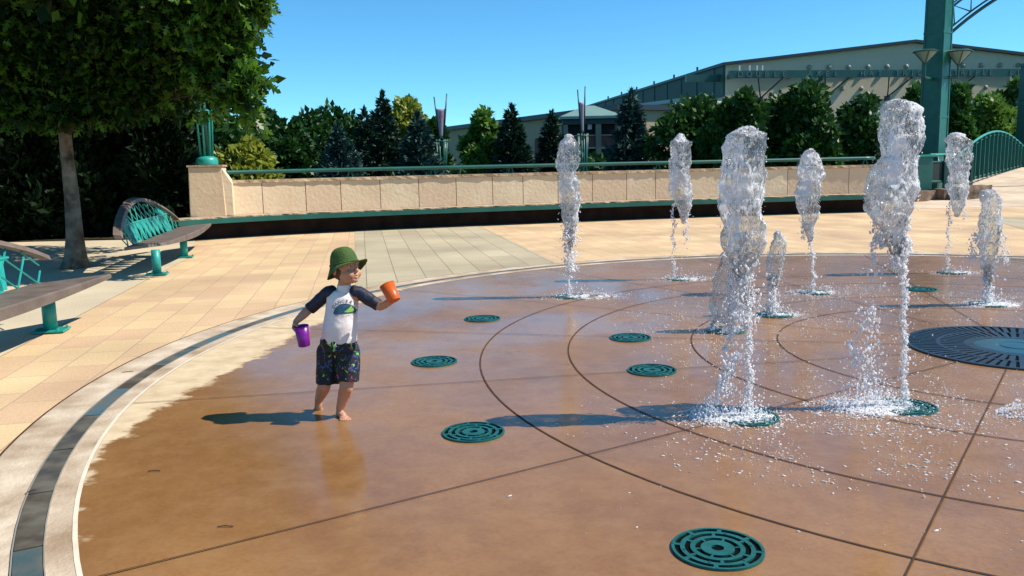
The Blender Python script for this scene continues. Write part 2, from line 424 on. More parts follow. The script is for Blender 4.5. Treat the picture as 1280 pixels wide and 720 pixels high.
cg = empty('center_grate', (CX, CY, 0.004), 0, 'large dark round grate with radial slots and blue green middle at the pad centre', 'floor grate')
IRON = mat('blue_black_iron', (0.018, 0.028, 0.045), 0.38, 0.4, var=(0.03, 0.05, 0.06), vscale=10, bump=0.2, bscale=80)
bm = bmesh.new()
ringsolid(bm, 0.69, 0.72, 0, 0.016, seg=96); ringsolid(bm, 0.485, 0.51, 0.001, 0.015, seg=96); ringsolid(bm, 0.27, 0.33, 0.001, 0.015, seg=96)
for k in range(72):
    a = 2 * PI * k / 72; ringsolid(bm, 0.508, 0.692, 0.001, 0.0145, a, a + 0.055, seg=2)
for k in range(48):
    a = 2 * PI * k / 48; ringsolid(bm, 0.328, 0.487, 0.001, 0.0145, a, a + 0.085, seg=2)
obj('slotted_plate', bm, IRON, cg)
bm = bmesh.new(); lathe(bm, [(0.0, 0.020), (0.10, 0.019), (0.11, 0.014), (0.12, 0.014), (0.13, 0.018), (0.25, 0.016), (0.271, 0.013)], 64)
obj('hub_plate', bm, mat('hub_teal', (0.02, 0.07, 0.09), 0.3, 0.3, var=(0.03, 0.10, 0.12), vscale=12), cg)
bm = bmesh.new(); lathe(bm, [(0, 0.009), (0.7, 0.009)], 64); obj('recess', bm, BLACK, cg)

# ------------------------------------------------------------------ paths
def catmull(P, n=12):
    P = [Vector((*p, 0)) for p in P]; out = []
    Q = [P[0] * 2 - P[1]] + P + [P[-1] * 2 - P[-2]]
    for i in range(1, len(Q) - 2):
        for k in range(n):
            t = k / n; a, b, c, d = Q[i - 1], Q[i], Q[i + 1], Q[i + 2]
            out.append(0.5 * ((2 * b) + (c - a) * t + (2 * a - 5 * b + 4 * c - d) * t * t + (3 * b - a - 3 * c + d) * t ** 3))
    out.append(P[-1]); return out
WP = catmull([(-6.35, 15.9), (-5.6, 16.55), (-4.4, 17.25), (-2.4, 18.0), (0, 18.7), (2.5, 19.35), (5.2, 19.9), (7.6, 20.25), (9.3, 20.4)], 16)
# resample by length
def resample(P, step):
    L_ = [0]
    for a, b in zip(P, P[1:]): L_.append(L_[-1] + (b - a).length)
    n = max(2, int(L_[-1] / step)); out = []; j = 0
    for i in range(n + 1):
        s = L_[-1] * i / n
        while j < len(P) - 2 and L_[j + 1] < s: j += 1
        t = (s - L_[j]) / (L_[j + 1] - L_[j]); out.append(P[j].lerp(P[j + 1], t))
    return out, L_[-1]
WP, WL = resample(WP, 0.12)
def wnorm(i):
    d = WP[min(i + 1, len(WP) - 1)] - WP[max(i - 1, 0)]; d.normalize(); return Vector((-d.y, d.x, 0))   # points away from plaza
WN = [wnorm(i) for i in range(len(WP))]
def wstrip(bm, o0, o1, z0, z1, i0=0, i1=None, jit=0.0):
    """solid band along the wall path between offsets o0..o1 (away from the plaza)"""
    if i1 is None: i1 = len(WP) - 1
    V = []
    for i in range(i0, i1 + 1):
        p, n_ = WP[i], WN[i]; j = lambda: random.uniform(-jit, jit)
        V.append([bm.verts.new(p + n_ * (o0 + j()) + Vector((0, 0, z0))), bm.verts.new(p + n_ * o1 + Vector((0, 0, z0))),
                  bm.verts.new(p + n_ * o1 + Vector((0, 0, z1))), bm.verts.new(p + n_ * (o0 + j()) + Vector((0, 0, z1 + j() * 0.5)))])
    for A, B in zip(V, V[1:]):
        for k in range(4): bm.faces.new((A[k], B[k], B[(k + 1) % 4], A[(k + 1) % 4]))
    bm.faces.new(V[0]); bm.faces.new(V[-1][::-1])
def strip_at(bm, off, z, rad, i0=0, i1=None):
    if i1 is None: i1 = len(WP) - 1
    tube(bm, [WP[i] + WN[i] * off + Vector((0, 0, z)) for i in range(i0, i1 + 1, 2)], rad, 10)

STONE = mat('buff_sandstone', (0.76, 0.62, 0.43), 0.85, var=(0.66, 0.51, 0.335), vscale=2.2, bump=0.5, bscale=14, spec=0.2, detail=9, island=(0.66, 0.49, 0.33))
COPE = mat('rough_coping_stone', (0.55, 0.42, 0.28), 0.9, var=(0.30, 0.20, 0.13), vscale=7, bump=0.8, bscale=25, spec=0.15)
MORT = mat('dark_mortar', (0.10, 0.07, 0.05), 0.95)
RISER_SHADE = mat('riser_painted_shade', (0.045, 0.024, 0.020), 0.9, var=(0.022, 0.014, 0.011), vscale=3, spec=0.1)  # near black, standing for the shade under the bench ledge
GREEN = mat('green_painted_steel', (0.008, 0.088, 0.066), 0.38, 0.0, var=(0.013, 0.115, 0.088), vscale=3, spec=0.5)
TEALP = mat('turquoise_painted_steel', (0.012, 0.25, 0.20), 0.42, 0.0, var=(0.02, 0.31, 0.26), vscale=8, spec=0.5)
DKGREEN = mat('dark_green_steel', (0.008, 0.06, 0.05), 0.4, 0.0, var=(0.010, 0.08, 0.065), vscale=2)
wl = empty('stone_wall', (0, 18.7, 0), 0, 'long curved buff sandstone wall with green handrail and bench ledge behind the splash pad', 'wall')
def wobj(name, bm, m, smooth=False, bevel=0.0, par=None):
    o = obj(name, bm, m, par or wl, smooth, bevel)
    if (par or wl) is wl: o.matrix_parent_inverse = Matrix.Translation((0, -18.7, 0))
    return o
npan = 19; bm = bmesh.new(); N_ = len(WP) - 1
edges_i = [round(8 + (N_ - 8) * k / npan) for k in range(npan + 1)]
for k in range(npan):
    i0, i1 = edges_i[k], edges_i[k + 1]
    # leave a narrow joint: shorten by moving through interpolated end points
    V = []
    for i in range(i0, i1 + 1):
        p, n_ = WP[i].copy(), WN[i]
        if i == i0: p = WP[i].lerp(WP[i + 1], 0.06)
        if i == i1: p = WP[i].lerp(WP[i - 1], 0.06)
        V.append([bm.verts.new(p + n_ * 0.46 + Vector((0, 0, 0.452))), bm.verts.new(p + n_ * 0.5 + Vector((0, 0, 0.452))), bm.verts.new(p + n_ * 0.5 + Vector((0, 0, 1.085))), bm.verts.new(p + n_ * 0.46 + Vector((0, 0, 1.085)))])
    for A, B in zip(V, V[1:]):
        for q in range(4): bm.faces.new((A[q], B[q], B[(q + 1) % 4], A[(q + 1) % 4]))
    bm.faces.new(V[0]); bm.faces.new(V[-1][::-1])
wobj('stone_panels', bm, STONE)
bm = bmesh.new(); wstrip(bm, 0.478, 0.86, 0.0, 1.08, 8); wobj('wall_core', bm, MORT)
bm = bmesh.new(); wstrip(bm, 0.43, 0.88, 1.088, 1.15, 8, jit=0.009); wobj('coping', bm, COPE)
bm = bmesh.new(); wstrip(bm, 0.02, 0.455, 0.40, 0.45, jit=0.012); wobj('bench_ledge', bm, COPE)
bm = bmesh.new(); wstrip(bm, -0.03, 0.0, 0.325, 0.425); wstrip(bm, 0.0, 0.3, 0.325, 0.345); wobj('bench_fascia', bm, GREEN)
bm = bmesh.new(); wstrip(bm, 0.42, 0.474, 0.0, 0.39); wobj('riser', bm, RISER_SHADE)  # recess wall, ledge shade carried by its dark colour
rail = bmesh.new(); strip_at(rail, 0.62, 1.315, 0.042, 8); rl_ = wobj('handrail', rail, GREEN, True)
for k in range(2, N_ // 15 + 1):
    i = min(k * 15, N_ - 3); p = WP[i] + WN[i] * 0.62; bm = bmesh.new()
    d = WP[i + 1] - WP[i - 1]; d.normalize()
    for s in (-1, 1):
        tube(bm, [p + d * 0.06 * s + Vector((0, 0, 1.148)), p + d * 0.05 * s + Vector((0, 0, 1.2)), p + d * 0.02 * s + Vector((0, 0, 1.285))], 0.011, 6)
    box(bm, (p.x, p.y, 1.155), (0.2, 0.07, 0.012), Matrix.Rotation(math.atan2(d.y, d.x), 3, 'Z'))
    wobj('rail_bracket', bm, TEAL)
# end pier: front face px 238..283
pier = empty('stone_pier', (-6.2, 16.6, 0), 0, 'square buff stone pier at the left end of the curved wall, under the teal torch', 'pier')
bm = bmesh.new()
A_ = at(236, 250, 16.62); B_ = at(281, 250, 16.76)
fx = Vector((B_.x - A_.x, B_.y - A_.y, 0)).normalized(); fn = Vector((-fx.y, fx.x, 0)); W_ = 0.69
P0 = Vector((A_.x, A_.y, 0))
poly = [P0, P0 + fx * W_, P0 + fx * W_ + fn * 0.75, P0 + fn * 0.75]
V0 = [bm.verts.new((p.x, p.y, 0.44)) for p in poly]
cc = sum(poly, Vector()) / 4
top = [cc + (p - cc) * 0.92 for p in poly]
V1 = [bm.verts.new((p.x, p.y, 1.43)) for p in top]
bm.faces.new(V0[::-1]); bm.faces.new(V1)
for i in range(4): bm.faces.new((V0[i], V0[(i + 1) % 4], V1[(i + 1) % 4], V1[i]))
bmesh.ops.recalc_face_normals(bm, faces=bm.faces)
o = obj('pier_body', bm, mat('pier_sandstone', (0.76, 0.58, 0.39), 0.85, var=(0.66, 0.48, 0.31), vscale=1.5, bump=0.4, bscale=14, spec=0.2, detail=9), pier, bevel=0.015); o.matrix_parent_inverse = Matrix.Translation((6.2, -16.6, 0))
bm = bmesh.new(); q = [cc + (p - cc) * 0.99 for p in poly]
V0 = [bm.verts.new((p.x, p.y, 1.432)) for p in q]; V1 = [bm.verts.new((p.x, p.y, 1.47)) for p in q]
bm.faces.new(V0[::-1]); bm.faces.new(V1)
for i in range(4): bm.faces.new((V0[i], V0[(i + 1) % 4], V1[(i + 1) % 4], V1[i]))
bmesh.ops.recalc_face_normals(bm, faces=bm.faces)
o = obj('pier_cap', bm, COPE, pier); o.matrix_parent_inverse = Matrix.Translation((6.2, -16.6, 0))
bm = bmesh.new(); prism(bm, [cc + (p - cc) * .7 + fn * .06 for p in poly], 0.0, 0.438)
o = obj('pier_base', bm, RISER_SHADE, pier); o.matrix_parent_inverse = Matrix.Translation((6.2, -16.6, 0))  # inset base coloured dark for the shade below the ledge
# sloped shoulder between pier and wall
bm = bmesh.new()
for (s0, s1) in ((W_ * 0.97, W_ * 0.97 + 0.16),):
    a = P0 + fx * s0 + fn * 0.03; b = P0 + fx * s1 + fn * 0.05
    V = [bm.verts.new(v) for v in (a + Vector((0, 0, .46)), b + Vector((0, 0, .46)), b + Vector((0, 0, 1.10)), a + Vector((0, 0, 1.38)),
                                   a + fn * .45 + Vector((0, 0, .46)), b + fn * .45 + Vector((0, 0, .46)), b + fn * .45 + Vector((0, 0, 1.10)), a + fn * .45 + Vector((0, 0, 1.38)))]
    for f in ((0, 1, 2, 3), (5, 4, 7, 6), (1, 5, 6, 2), (3, 2, 6, 7), (4, 0, 3, 7), (4, 5, 1, 0)): bm.faces.new([V[i] for i in f])
bmesh.ops.recalc_face_normals(bm, faces=bm.faces)
o = obj('pier_shoulder', bm, STONE, pier); o.matrix_parent_inverse = Matrix.Translation((6.2, -16.6, 0))

# ------------------------------------------------------------------ torch poles
def torch(name, loc, s, banner, label, cat, group=None, facing=0.0):
    root = empty(name, loc, facing, label, cat, group)
    bm = bmesh.new()
    lathe(bm, [(0, 0), (0.21 * s, 0), (0.215 * s, 0.02 * s), (0.215 * s, 0.10 * s), (0.19 * s, 0.15 * s), (0.13 * s, 0.18 * s), (0, 0.18 * s)], 28)
    obj('base', bm, TEALP if s < 1.2 else GREEN, root, True)
    ht = 2.0 * s
    n_ = 7
    for k in range(n_):
        a = 2 * PI * k / n_ + 0.3
        bm = bmesh.new()
        tube(bm, [(0.115 * s * math.cos(a), 0.115 * s * math.sin(a), 0.15 * s), (0.19 * s * math.cos(a), 0.19 * s * math.sin(a), ht if k % 2 else ht * 0.94)], 0.022 * s, 8)
        obj('tube', bm, TEALP if s < 1.2 else GREEN, root, True)
    bm = bmesh.new(); tube(bm, [(0.165 * s * math.cos(2 * PI * k / 24), 0.165 * s * math.sin(2 * PI * k / 24), 1.08 * s) for k in range(24)], 0.014 * s, 6, True)
    obj('hoop', bm, TEALP if s < 1.2 else GREEN, root, True)
    bm = bmesh.new(); tube(bm, [(0, 0, 0.15 * s), (0, 0, ht * 0.9)], 0.055 * s, 10); obj('core_post', bm, DKGREEN, root, True)
    return root
pc = cc
torch('torch_lantern', (pc.x, pc.y, 1.468), 1.0, False, 'turquoise torch of flared steel tubes standing on the stone pier, half hidden by leaves', 'torch post')
BANM = mat('banner_cloth', (0.62, 0.45, 0.52), 0.8, trans=0.3); BANW = mat('banner_white', (0.88, 0.84, 0.82), 0.8, trans=0.3); BANR = mat('banner_emblem', (0.55, 0.22, 0.25), 0.8, trans=0.2)
BANG = mat('banner_tip', (0.62, 0.58, 0.38), 0.8, trans=0.3)
def banner_pole(px, py_bot, py_ctop, L1, R1, L0, R0_, yb0, yb1, wt, wb, Y, label, kind):
    base = at(px, 205, Y); root = empty('banner_pole', (base.x, Y, 0), 0, label, 'banner pole', 'torch poles with banners beyond the wall')
    loc = lambda p: at(p[0], p[1], Y) - Vector((base.x, Y, 0))
    zt = loc((px, py_ctop)).z; x0 = loc((px, py_ctop)).x
    bm = bmesh.new(); lathe(bm, [(0, 0), (0.32, 0), (0.32, 0.25), (0.24, 0.35), (0, 0.35)], 16); obj('base', bm, GREEN, root)
    for k in range(6):
        a = 2 * PI * k / 6 + 0.2; bm = bmesh.new()
        tube(bm, [(0.13 * math.cos(a), 0.13 * math.sin(a), 0.3), (x0 + 0.24 * math.cos(a), 0.24 * math.sin(a), zt)], 0.035, 6); obj('tube', bm, GREEN, root, True)
    bm = bmesh.new(); tube(bm, [(x0 + 0.25 * math.cos(2 * PI * k / 16), 0.25 * math.sin(2 * PI * k / 16), zt - 0.1) for k in range(16)], 0.03, 6, True); obj('hoop', bm, GREEN, root)
    for a, b in ((L0, L1), (R0_, R1)):
        bm = bmesh.new(); tube(bm, [loc(a), loc(b)], [0.045, 0.03], 6); obj('mast', bm, DKGREEN, root, True)
    # banner with thickness, slightly bowed
    t = loc((wt[0], yb0)); t2 = loc((wt[1], yb0)); b = loc((wb[0], yb1)); b2 = loc((wb[1], yb1))
    def pt(u, v, y=0.0):
        l = t.lerp(b, v); r_ = t2.lerp(b2, v); p = l.lerp(r_, u); p.y = y - 0.05 * math.sin(u * PI); return p
    bm = bmesh.new(); nu, nv = 6, 12
    g = [[bm.verts.new(pt(i / nu, j / nv)) for i in range(nu + 1)] for j in range(nv + 1)]
    for j in range(nv):
        for i in range(nu): bm.faces.new((g[j][i], g[j][i + 1], g[j + 1][i + 1], g[j + 1][i]))
    ob = obj('banner', bm, BANM, root, True); md = ob.modifiers.new('thick', 'SOLIDIFY'); md.thickness = 0.01
    if kind == 0: marks = [(BANW, [(.5, .02), (.95, .22), (.8, .42), (.5, .68), (.2, .42), (.05, .22)], 0.012), (BANR, [(.5, .1), (.76, .26), (.5, .48), (.24, .26)], 0.02)]
    else: marks = [(BANG, [(.08, .02), (.92, .02), (.9, .36), (.5, .44), (.1, .36)], 0.012), (BANW, [(.3, .5), (.7, .47), (.6, .66), (.35, .62)], 0.012)]
    for mm, pp, dy in marks + [(BANG, [(.1, .86), (.9, .86), (.9, .99), (.1, .99)], 0.012)]:
        bm = bmesh.new(); bm.faces.new([bm.verts.new(pt(u, v, -dy)) for u, v in pp]); obj('emblem', bm, mm, ob).matrix_parent_inverse = Matrix()
    return root
banner_pole(552, 205, 174, (542.5, 121), (558.5, 117), (549.5, 172), (554.5, 172), 136, 172, (545.3, 556.5), (549, 554.5), 38, 'banner pole left of the light green tree, its banner pink with a white drop emblem', 0)
banner_pole(728.5, 205, 167, (722, 112), (731.5, 108), (726.5, 166), (730, 166), 128, 166, (724, 731), (726.5, 730), 38.5, 'banner pole before the green roofed entrance, its banner turned nearly edge on', 1)

# ------------------------------------------------------------------ benches
BROWN = mat('brown_painted_plank_shaded', (0.15, 0.115, 0.092), 0.6, var=(0.10, 0.075, 0.06), vscale=5, bump=0.25, bscale=30)  # brown paint darkened to imitate overhead shade on the seat
BROWND = mat('brown_edge', (0.17, 0.125, 0.10), 0.6, var=(0.12, 0.085, 0.065), vscale=5)
def bench(Aw, Bw, Cw, Dw, posts, label, arch, steel):
    """A,B near end (back, front), C far tip front, D far back"""
    ctr = (Aw + Bw + Cw + Dw) / 4
    root = empty('park_bench', (ctr.x, ctr.y, 0), 0, label, 'bench', 'brown plank and turquoise steel benches')
    Lc = lambda p: Vector((p.x - ctr.x, p.y - ctr.y, 0))
    A, B, C_, D = map(Lc, (Aw, Bw, Cw, Dw)); zt, zb = 0.415, 0.345
    n_ = 16; bm = bmesh.new(); rows = []
    for i in range(n_ + 1):
        t = i / n_; bow = 0.05 * math.sin(PI * t)
        pa = A.lerp(D, t); pb = B.lerp(C_, t); o_ = (pb - pa).normalized(); fr = pb + Vector((0.98, 0.17, 0)) * bow
        th = zt - 0.04 - 0.05 * math.sin(PI * min(1, max(0, t)))
        rows.append([bm.verts.new((pa.x, pa.y, th)), bm.verts.new((fr.x, fr.y, th)), bm.verts.new((fr.x, fr.y, zt - 0.012)), bm.verts.new((fr.x - 0.012, fr.y, zt)), bm.verts.new((pa.x, pa.y, zt))])
    for P_, Q in zip(rows, rows[1:]):
        for k in range(5): bm.faces.new((P_[k], Q[k], Q[(k + 1) % 5], P_[(k + 1) % 5]))
    bm.faces.new(rows[0]); bm.faces.new(rows[-1][::-1]); bmesh.ops.recalc_face_normals(bm, faces=bm.faces)
    obj('seat', bm, BROWN, root)
    for px_, py_ in posts:
        q = Lc(Vector((px_, py_, 0)))
        bm = bmesh.new(); cone(bm, q + Vector((0, 0, 0.012)), q + Vector((0, 0, 0.335)), 0.056, 0.056, 20)
        lg = obj('leg', bm, steel, root, True)
        lg.data.shade_flat() if False else None
        bm = bmesh.new(); box(bm, (q.x, q.y, 0.018), (0.26, 0.22, 0.014), Matrix.Rotation(0.2, 3, 'Z'))
        for sx in (-.1, .1):
            for sy in (-.08, .08): cone(bm, q + Vector((sx, sy, .02)), q + Vector((sx, sy, .045)), .012, .01, 6)
        obj('foot_plate', bm, steel, lg)
    # backrest along A-D from arch[0] to arch[1]
    a0, a1, lean, rise, apex = arch
    ax = (D - A).normalized(); back = Vector((-ax.y, ax.x, 0))      # to the left
    if back.x > 0: back = -back
    Lb = (D - A).length
    def bp(t, h):   # t along 0..1, h height above the seat
        base = A.lerp(D, a0 + (a1 - a0) * t); return base + back * (-0.02 + lean * h) + Vector((0, 0, zt + h))
    top = lambda t: rise + (apex - rise) * math.sin(PI * min(max(t, 0), 1)) ** 0.85
    bm = bmesh.new(); pr = []
    for i in range(29):
        t = -0.03 + 1.06 * i / 28; h = top(t) if 0 <= t <= 1 else rise - 0.05 * (abs(t - 0.5) - 0.5) / 0.03
        p = bp(t, h); h2 = h + 0.055; p2 = bp(t, h2); off = back * 0.035 + Vector((0, 0, 0.0)); in_ = back * -0.055
        pr.append([bm.verts.new(p + in_), bm.verts.new(p + off), bm.verts.new(p2 + off), bm.verts.new(p2 + in_ + Vector((0, 0, -.012)))])
    for P_, Q in zip(pr, pr[1:]):
        for k in range(4): bm.faces.new((P_[k], Q[k], Q[(k + 1) % 4], P_[(k + 1) % 4]))
    bm.faces.new(pr[0]); bm.faces.new(pr[-1][::-1]); bmesh.ops.recalc_face_normals(bm, faces=bm.faces)
    obj('top_rail', bm, BROWND, root)
    # lattice of crossing rods
    bm = bmesh.new(); nl = 13
    for k in range(-2, nl + 1):
        for s in (1, -1):
            t0 = (k + 0.5) / nl; t1 = t0 + s * 0.17
            pts = []
            for j in range(13):
                u = j / 12; t = t0 + (t1 - t0) * u; 
                if t < 0.0 or t > 1.0: continue
                h = u * 0.56
                if h > top(t): continue
                pts.append(bp(t, h))
            if len(pts) > 2: tube(bm, pts, 0.0085, 5)
    obj('lattice', bm, steel, root)
    # pleated lower band of triangular fins and a mid bar
    bm = bmesh.new(); nf = 9
    for k in range(nf):
        t0 = 0.12 + 0.76 * k / nf; t1 = 0.12 + 0.76 * (k + 1) / nf; tm = (t0 + t1) / 2
        V = [bp(t0, 0.25), bp(t1, 0.25), bp(tm + 0.012, 0.012), bp(tm - 0.012, 0.012)]
        V2 = [v + back * 0.012 for v in V]; v = [bm.verts.new(x) for x in V + V2]
        for f in ((0, 1, 2, 3), (7, 6, 5, 4), (0, 4, 5, 1), (1, 5, 6, 2), (2, 6, 7, 3), (3, 7, 4, 0)): bm.faces.new([v[i] for i in f])
    bmesh.ops.recalc_face_normals(bm, faces=bm.faces)
    obj('fin_band', bm, steel, root)
    bm = bmesh.new(); tube(bm, [bp(t / 20, 0.255) for t in range(2, 19)], 0.014, 6); obj('mid_bar', bm, steel, root)
    for tc_ in (0.17, 0.80):
        bm = bmesh.new(); V = []
        hs = [0.0, 0.12, 0.25, 0.38, top(tc_) * 0.98]; ws = [0.035, 0.045, 0.06, 0.05, 0.02]
        for h, w_ in zip(hs, ws):
            h = min(h, top(tc_)); V.append([bm.verts.new(bp(tc_ - w_, h)), bm.verts.new(bp(tc_ + w_, h)), bm.verts.new(bp(tc_ + w_, h) + back * .02), bm.verts.new(bp(tc_ - w_, h) + back * .02)])
        for P_, Q in zip(V, V[1:]):
            for k in range(4): bm.faces.new((P_[k], P_[(k + 1) % 4], Q[(k + 1) % 4], Q[k]))
        bm.faces.new(V[0]); bm.faces.new(V[-1]); bmesh.ops.recalc_face_normals(bm, faces=bm.faces)
        obj('back_bracket', bm, steel, root)
    return root
g4 = lambda x, y: gp(x, y, 0.415)
b2A, b2B, b2C, b2D = g4(155, 309.5), g4(209, 302.5), g4(264, 279), g4(226, 283)
bench(b2A, b2B, b2C, b2D, [(-4.70, 10.95), (-5.17, 13.1)], 'farther bench with a lit turquoise lattice arch back, in front of the stone pier', (0.0, 0.92, 0.42, 0.17, 0.52), TEALP)
sh = gp(139, 342, 0.415) - b2C
b1 = [p + sh for p in (b2A, b2B, b2C, b2D)]
# turn the near bench slightly so its front edge meets the left border of the view
piv = b1[2]; rot = Matrix.Rotation(R(-9), 3, 'Z'); b1 = [piv + rot @ (p - piv) for p in b1]
bench(b1[0], b1[1], b1[2], b1[3], [(-4.0, 7.08), (-3.9, 4.6)], 'nearer bench cut off by the left border, its arched back half out of view', (0.0, 1.06, 0.36, 0.22, 0.56), TEALP)

# ------------------------------------------------------------------ bridge, gate, columns
dz = 0.0
bridge = bmesh.new()
# rising deck
def rib(p, q, z): return [(p[0], p[1], z), (q[0], q[1], z)]
deck = [((10.0, 21.4), (26.0, 21.4), 0.004), ((12.6, 25.0), (28, 24.0), 0.02), ((13.9, 27.2), (30, 26.2), 0.22), ((16.9, 30.5), (33, 29.5), 0.52), ((20.6, 34.5), (37, 33.5), 0.82), ((26, 42), (42, 41), 1.0), ((36, 56), (52, 55), 0.9)]
V = [[bridge.verts.new((*a, z)), bridge.verts.new((*b, z))] for a, b, z in deck]
for P_, Q in zip(V, V[1:]): bridge.faces.new((P_[0], P_[1], Q[1], Q[0]))
g_ = bridge.verts[:]
tag(obj('bridge_deck', bridge, paver_mat('deck_pavers', (0.66, 0.52, 0.36), (0.58, 0.44, 0.32), (0.3, 0.23, 0.17))), kind='structure')
# tower column
CD = 27.6
cb = at(1165, 190, CD)
tower = empty('arch_column', (cb.x, CD, 0.2), R(38), 'tall tapered green steel column holding up the truss arch, three lamps on it', 'column')
def frustum(bm, z0, z1, w0, w1):
    a = [bm.verts.new((sx * w0, sy * w0, z0)) for sx, sy in ((-1, -1), (1, -1), (1, 1), (-1, 1))]
    b = [bm.verts.new((sx * w1, sy * w1, z1)) for sx, sy in ((-1, -1), (1, -1), (1, 1), (-1, 1))]
    bm.faces.new(a[::-1]); bm.faces.new(b)
    for i in range(4): bm.faces.new((a[i], a[(i + 1) % 4], b[(i + 1) % 4], b[i]))
bm = bmesh.new(); frustum(bm, 0.0, 8.2, 0.33, 0.29); obj('shaft', bm, GREEN, tower, bevel=0.01)
bm = bmesh.new()
for s in range(4):
    rot = Matrix.Rotation(s * PI / 2, 3, 'Z')
    for sx in (-1, 1):
        bar(bm, rot @ Vector((sx * 0.285, -0.333, 0.9)), rot @ Vector((sx * 0.245, -0.29, 8.1)), 0.05, 0.03, up=rot @ Vector((0, 1, 0)))
for z_ in (2.35, 5.0): frustum(bm, z_, z_ + 0.06, 0.345 - 0.005 * z_, 0.345 - 0.005 * z_)
obj('corner_trim', bm, GREEN, tower)
bm = bmesh.new(); frustum(bm, -0.3, 0.95, 0.42, 0.42); frustum(bm, 0.952, 1.06, 0.45, 0.39); frustum(bm, 1.062, 1.12, 0.40, 0.37); obj('plinth', bm, GREEN, tower, bevel=0.01)
GLASS = mat('frosted_lamp_glass', (0.30, 0.42, 0.37), 0.35, var=(0.24, 0.35, 0.31), vscale=8, trans=0.35)
def cone_lamp(px, pyt, pyb, wpx, Y, anchor, parent_lab, stem_len):
    top = at(px, pyt, Y); bot = at(px, pyb, Y); r_ = wpx / 2 / F * Y; h = (top - bot).z
    root = empty('column_lamp', (bot.x, bot.y, bot.z), 0, parent_lab, 'lamp', 'cone lamps on the green column')
    bm = bmesh.new(); lathe(bm, [(0.02, 0), (r_ * 0.86, h * 0.86), (0, h * 0.86)], 4 if False else 20); obj('glass_cone', bm, GLASS, root)
    bm = bmesh.new(); lathe(bm, [(0, h * 0.87), (r_, h * 0.87), (r_ * 1.02, h * 0.93), (r_ * 0.7, h * 1.05), (0, h * 1.12)], 24); obj('lamp_cap', bm, DKGREEN, root)
    for k in range(4):
        a = PI / 4 + k * PI / 2 + 0.6; bm = bmesh.new(); bar(bm, (0.025 * math.cos(a), 0.025 * math.sin(a), -0.02), (r_ * 0.9 * math.cos(a), r_ * 0.9 * math.sin(a), h * 0.88), 0.03, 0.03); obj('rib', bm, DKGREEN, root)
    bm = bmesh.new(); tube(bm, [(0, 0, 0.02), (0, 0, -stem_len)], 0.035, 8)
    d = Vector(anchor) - bot; d.z = 0
    tube(bm, [(0, 0, -stem_len), (d.x * 0.95, d.y * 0.95, -stem_len)], 0.05, 8); obj('arm', bm, DKGREEN, root)
cone_lamp(1156.5, 63, 79, 29, CD - 0.75, (cb.x, CD, 0), 'cone lamp on the front of the tall green column', 0.45)
cone_lamp(1198, 63, 81, 30, CD - 0.2, (cb.x, CD, 0), 'cone lamp on the right arm of the tall green column, against the building', 0.38)
cone_lamp(1178, 68, 80, 22, CD + 0.85, (cb.x, CD, 0), 'rear cone lamp mostly hidden behind the tall green column', 0.45)
# truss arch
arch = empty('truss_arch', (cb.x, CD, 5.2), 0, 'curved green truss arch springing from the tall column toward the upper right', 'truss')
pl_ = [(1177, 52), (1199, 36), (1220, 23.5), (1247, 11.5), (1277, 0.5)]
pu_ = [(1177, 27.5), (1198, 16), (1213, 7), (1228, -0.5)]
lw = [at(x, y, CD) for x, y in pl_]
# circle through the lower chord, symmetric about mid x
mx_ = cb.x + 6.4; z0_ = lw[0].z; x0_ = lw[0].x; zt_ = z0_ + 2.55
half = mx_ - x0_; sag = zt_ - z0_; rad = (half ** 2 + sag ** 2) / (2 * sag); zc = zt_ - rad
th0 = math.asin(half / rad)
def ach(t, off): 
    a = th0 * (2 * t - 1); return Vector((mx_ + (rad + off) * math.sin(a) - cb.x, 0, zc + (rad + off) * math.cos(a) - 5.2))
for nm, off, rr in (('lower_chord', 0, 0.055), ('lower_chord', 0.13, 0.03), ('upper_chord', 0.62, 0.04), ('upper_chord', 0.70, 0.025)):
    bm = bmesh.new(); tube(bm, [ach(i / 40, off) for i in range(41)], rr, 8); obj(nm, bm, GREEN if False else DKGREEN, arch, True)
bm = bmesh.new(); nw = 22
for k in range(nw):
    tube(bm, [ach(k / nw, 0.13), ach((k + 0.5) / nw, 0.62), ach((k + 1) / nw, 0.13)], 0.022, 6)
obj('web', bm, DKGREEN, arch)
sgn = bmesh.new(); V = []
for i in range(13):
    t = 0.235 + 0.53 * i / 12; a, b = ach(t, 0.16), ach(t, 0.98); V.append([sgn.verts.new(a + Vector((0, -.09, 0))), sgn.verts.new(b + Vector((0, -.09, 0))), sgn.verts.new(b + Vector((0, -.05, 0))), sgn.verts.new(a + Vector((0, -.05, 0)))])
for P_, Q in zip(V, V[1:]):
    for k in range(4): sgn.faces.new((P_[k], Q[k], Q[(k + 1) % 4], P_[(k + 1) % 4]))
sgn.faces.new(V[0]); sgn.faces.new(V[-1]); bmesh.ops.recalc_face_normals(sgn, faces=sgn.faces)
obj('name_panel', sgn, mat('brown_sign_panel', (0.07, 0.04, 0.025), 0.5), arch)
bm = bmesh.new(); q = ach(0.262, 0.30) + Vector((0, -.11, 0))
box(bm, q, (0.05, 0.02, 0.22)); box(bm, q + Vector((.09, 0, .06)), (0.16, 0.02, 0.04), Matrix.Rotation(-.7, 3, 'Y'))
obj('gold_marking', bm, mat('gold_paint', (0.42, 0.30, 0.13), 0.5), arch)
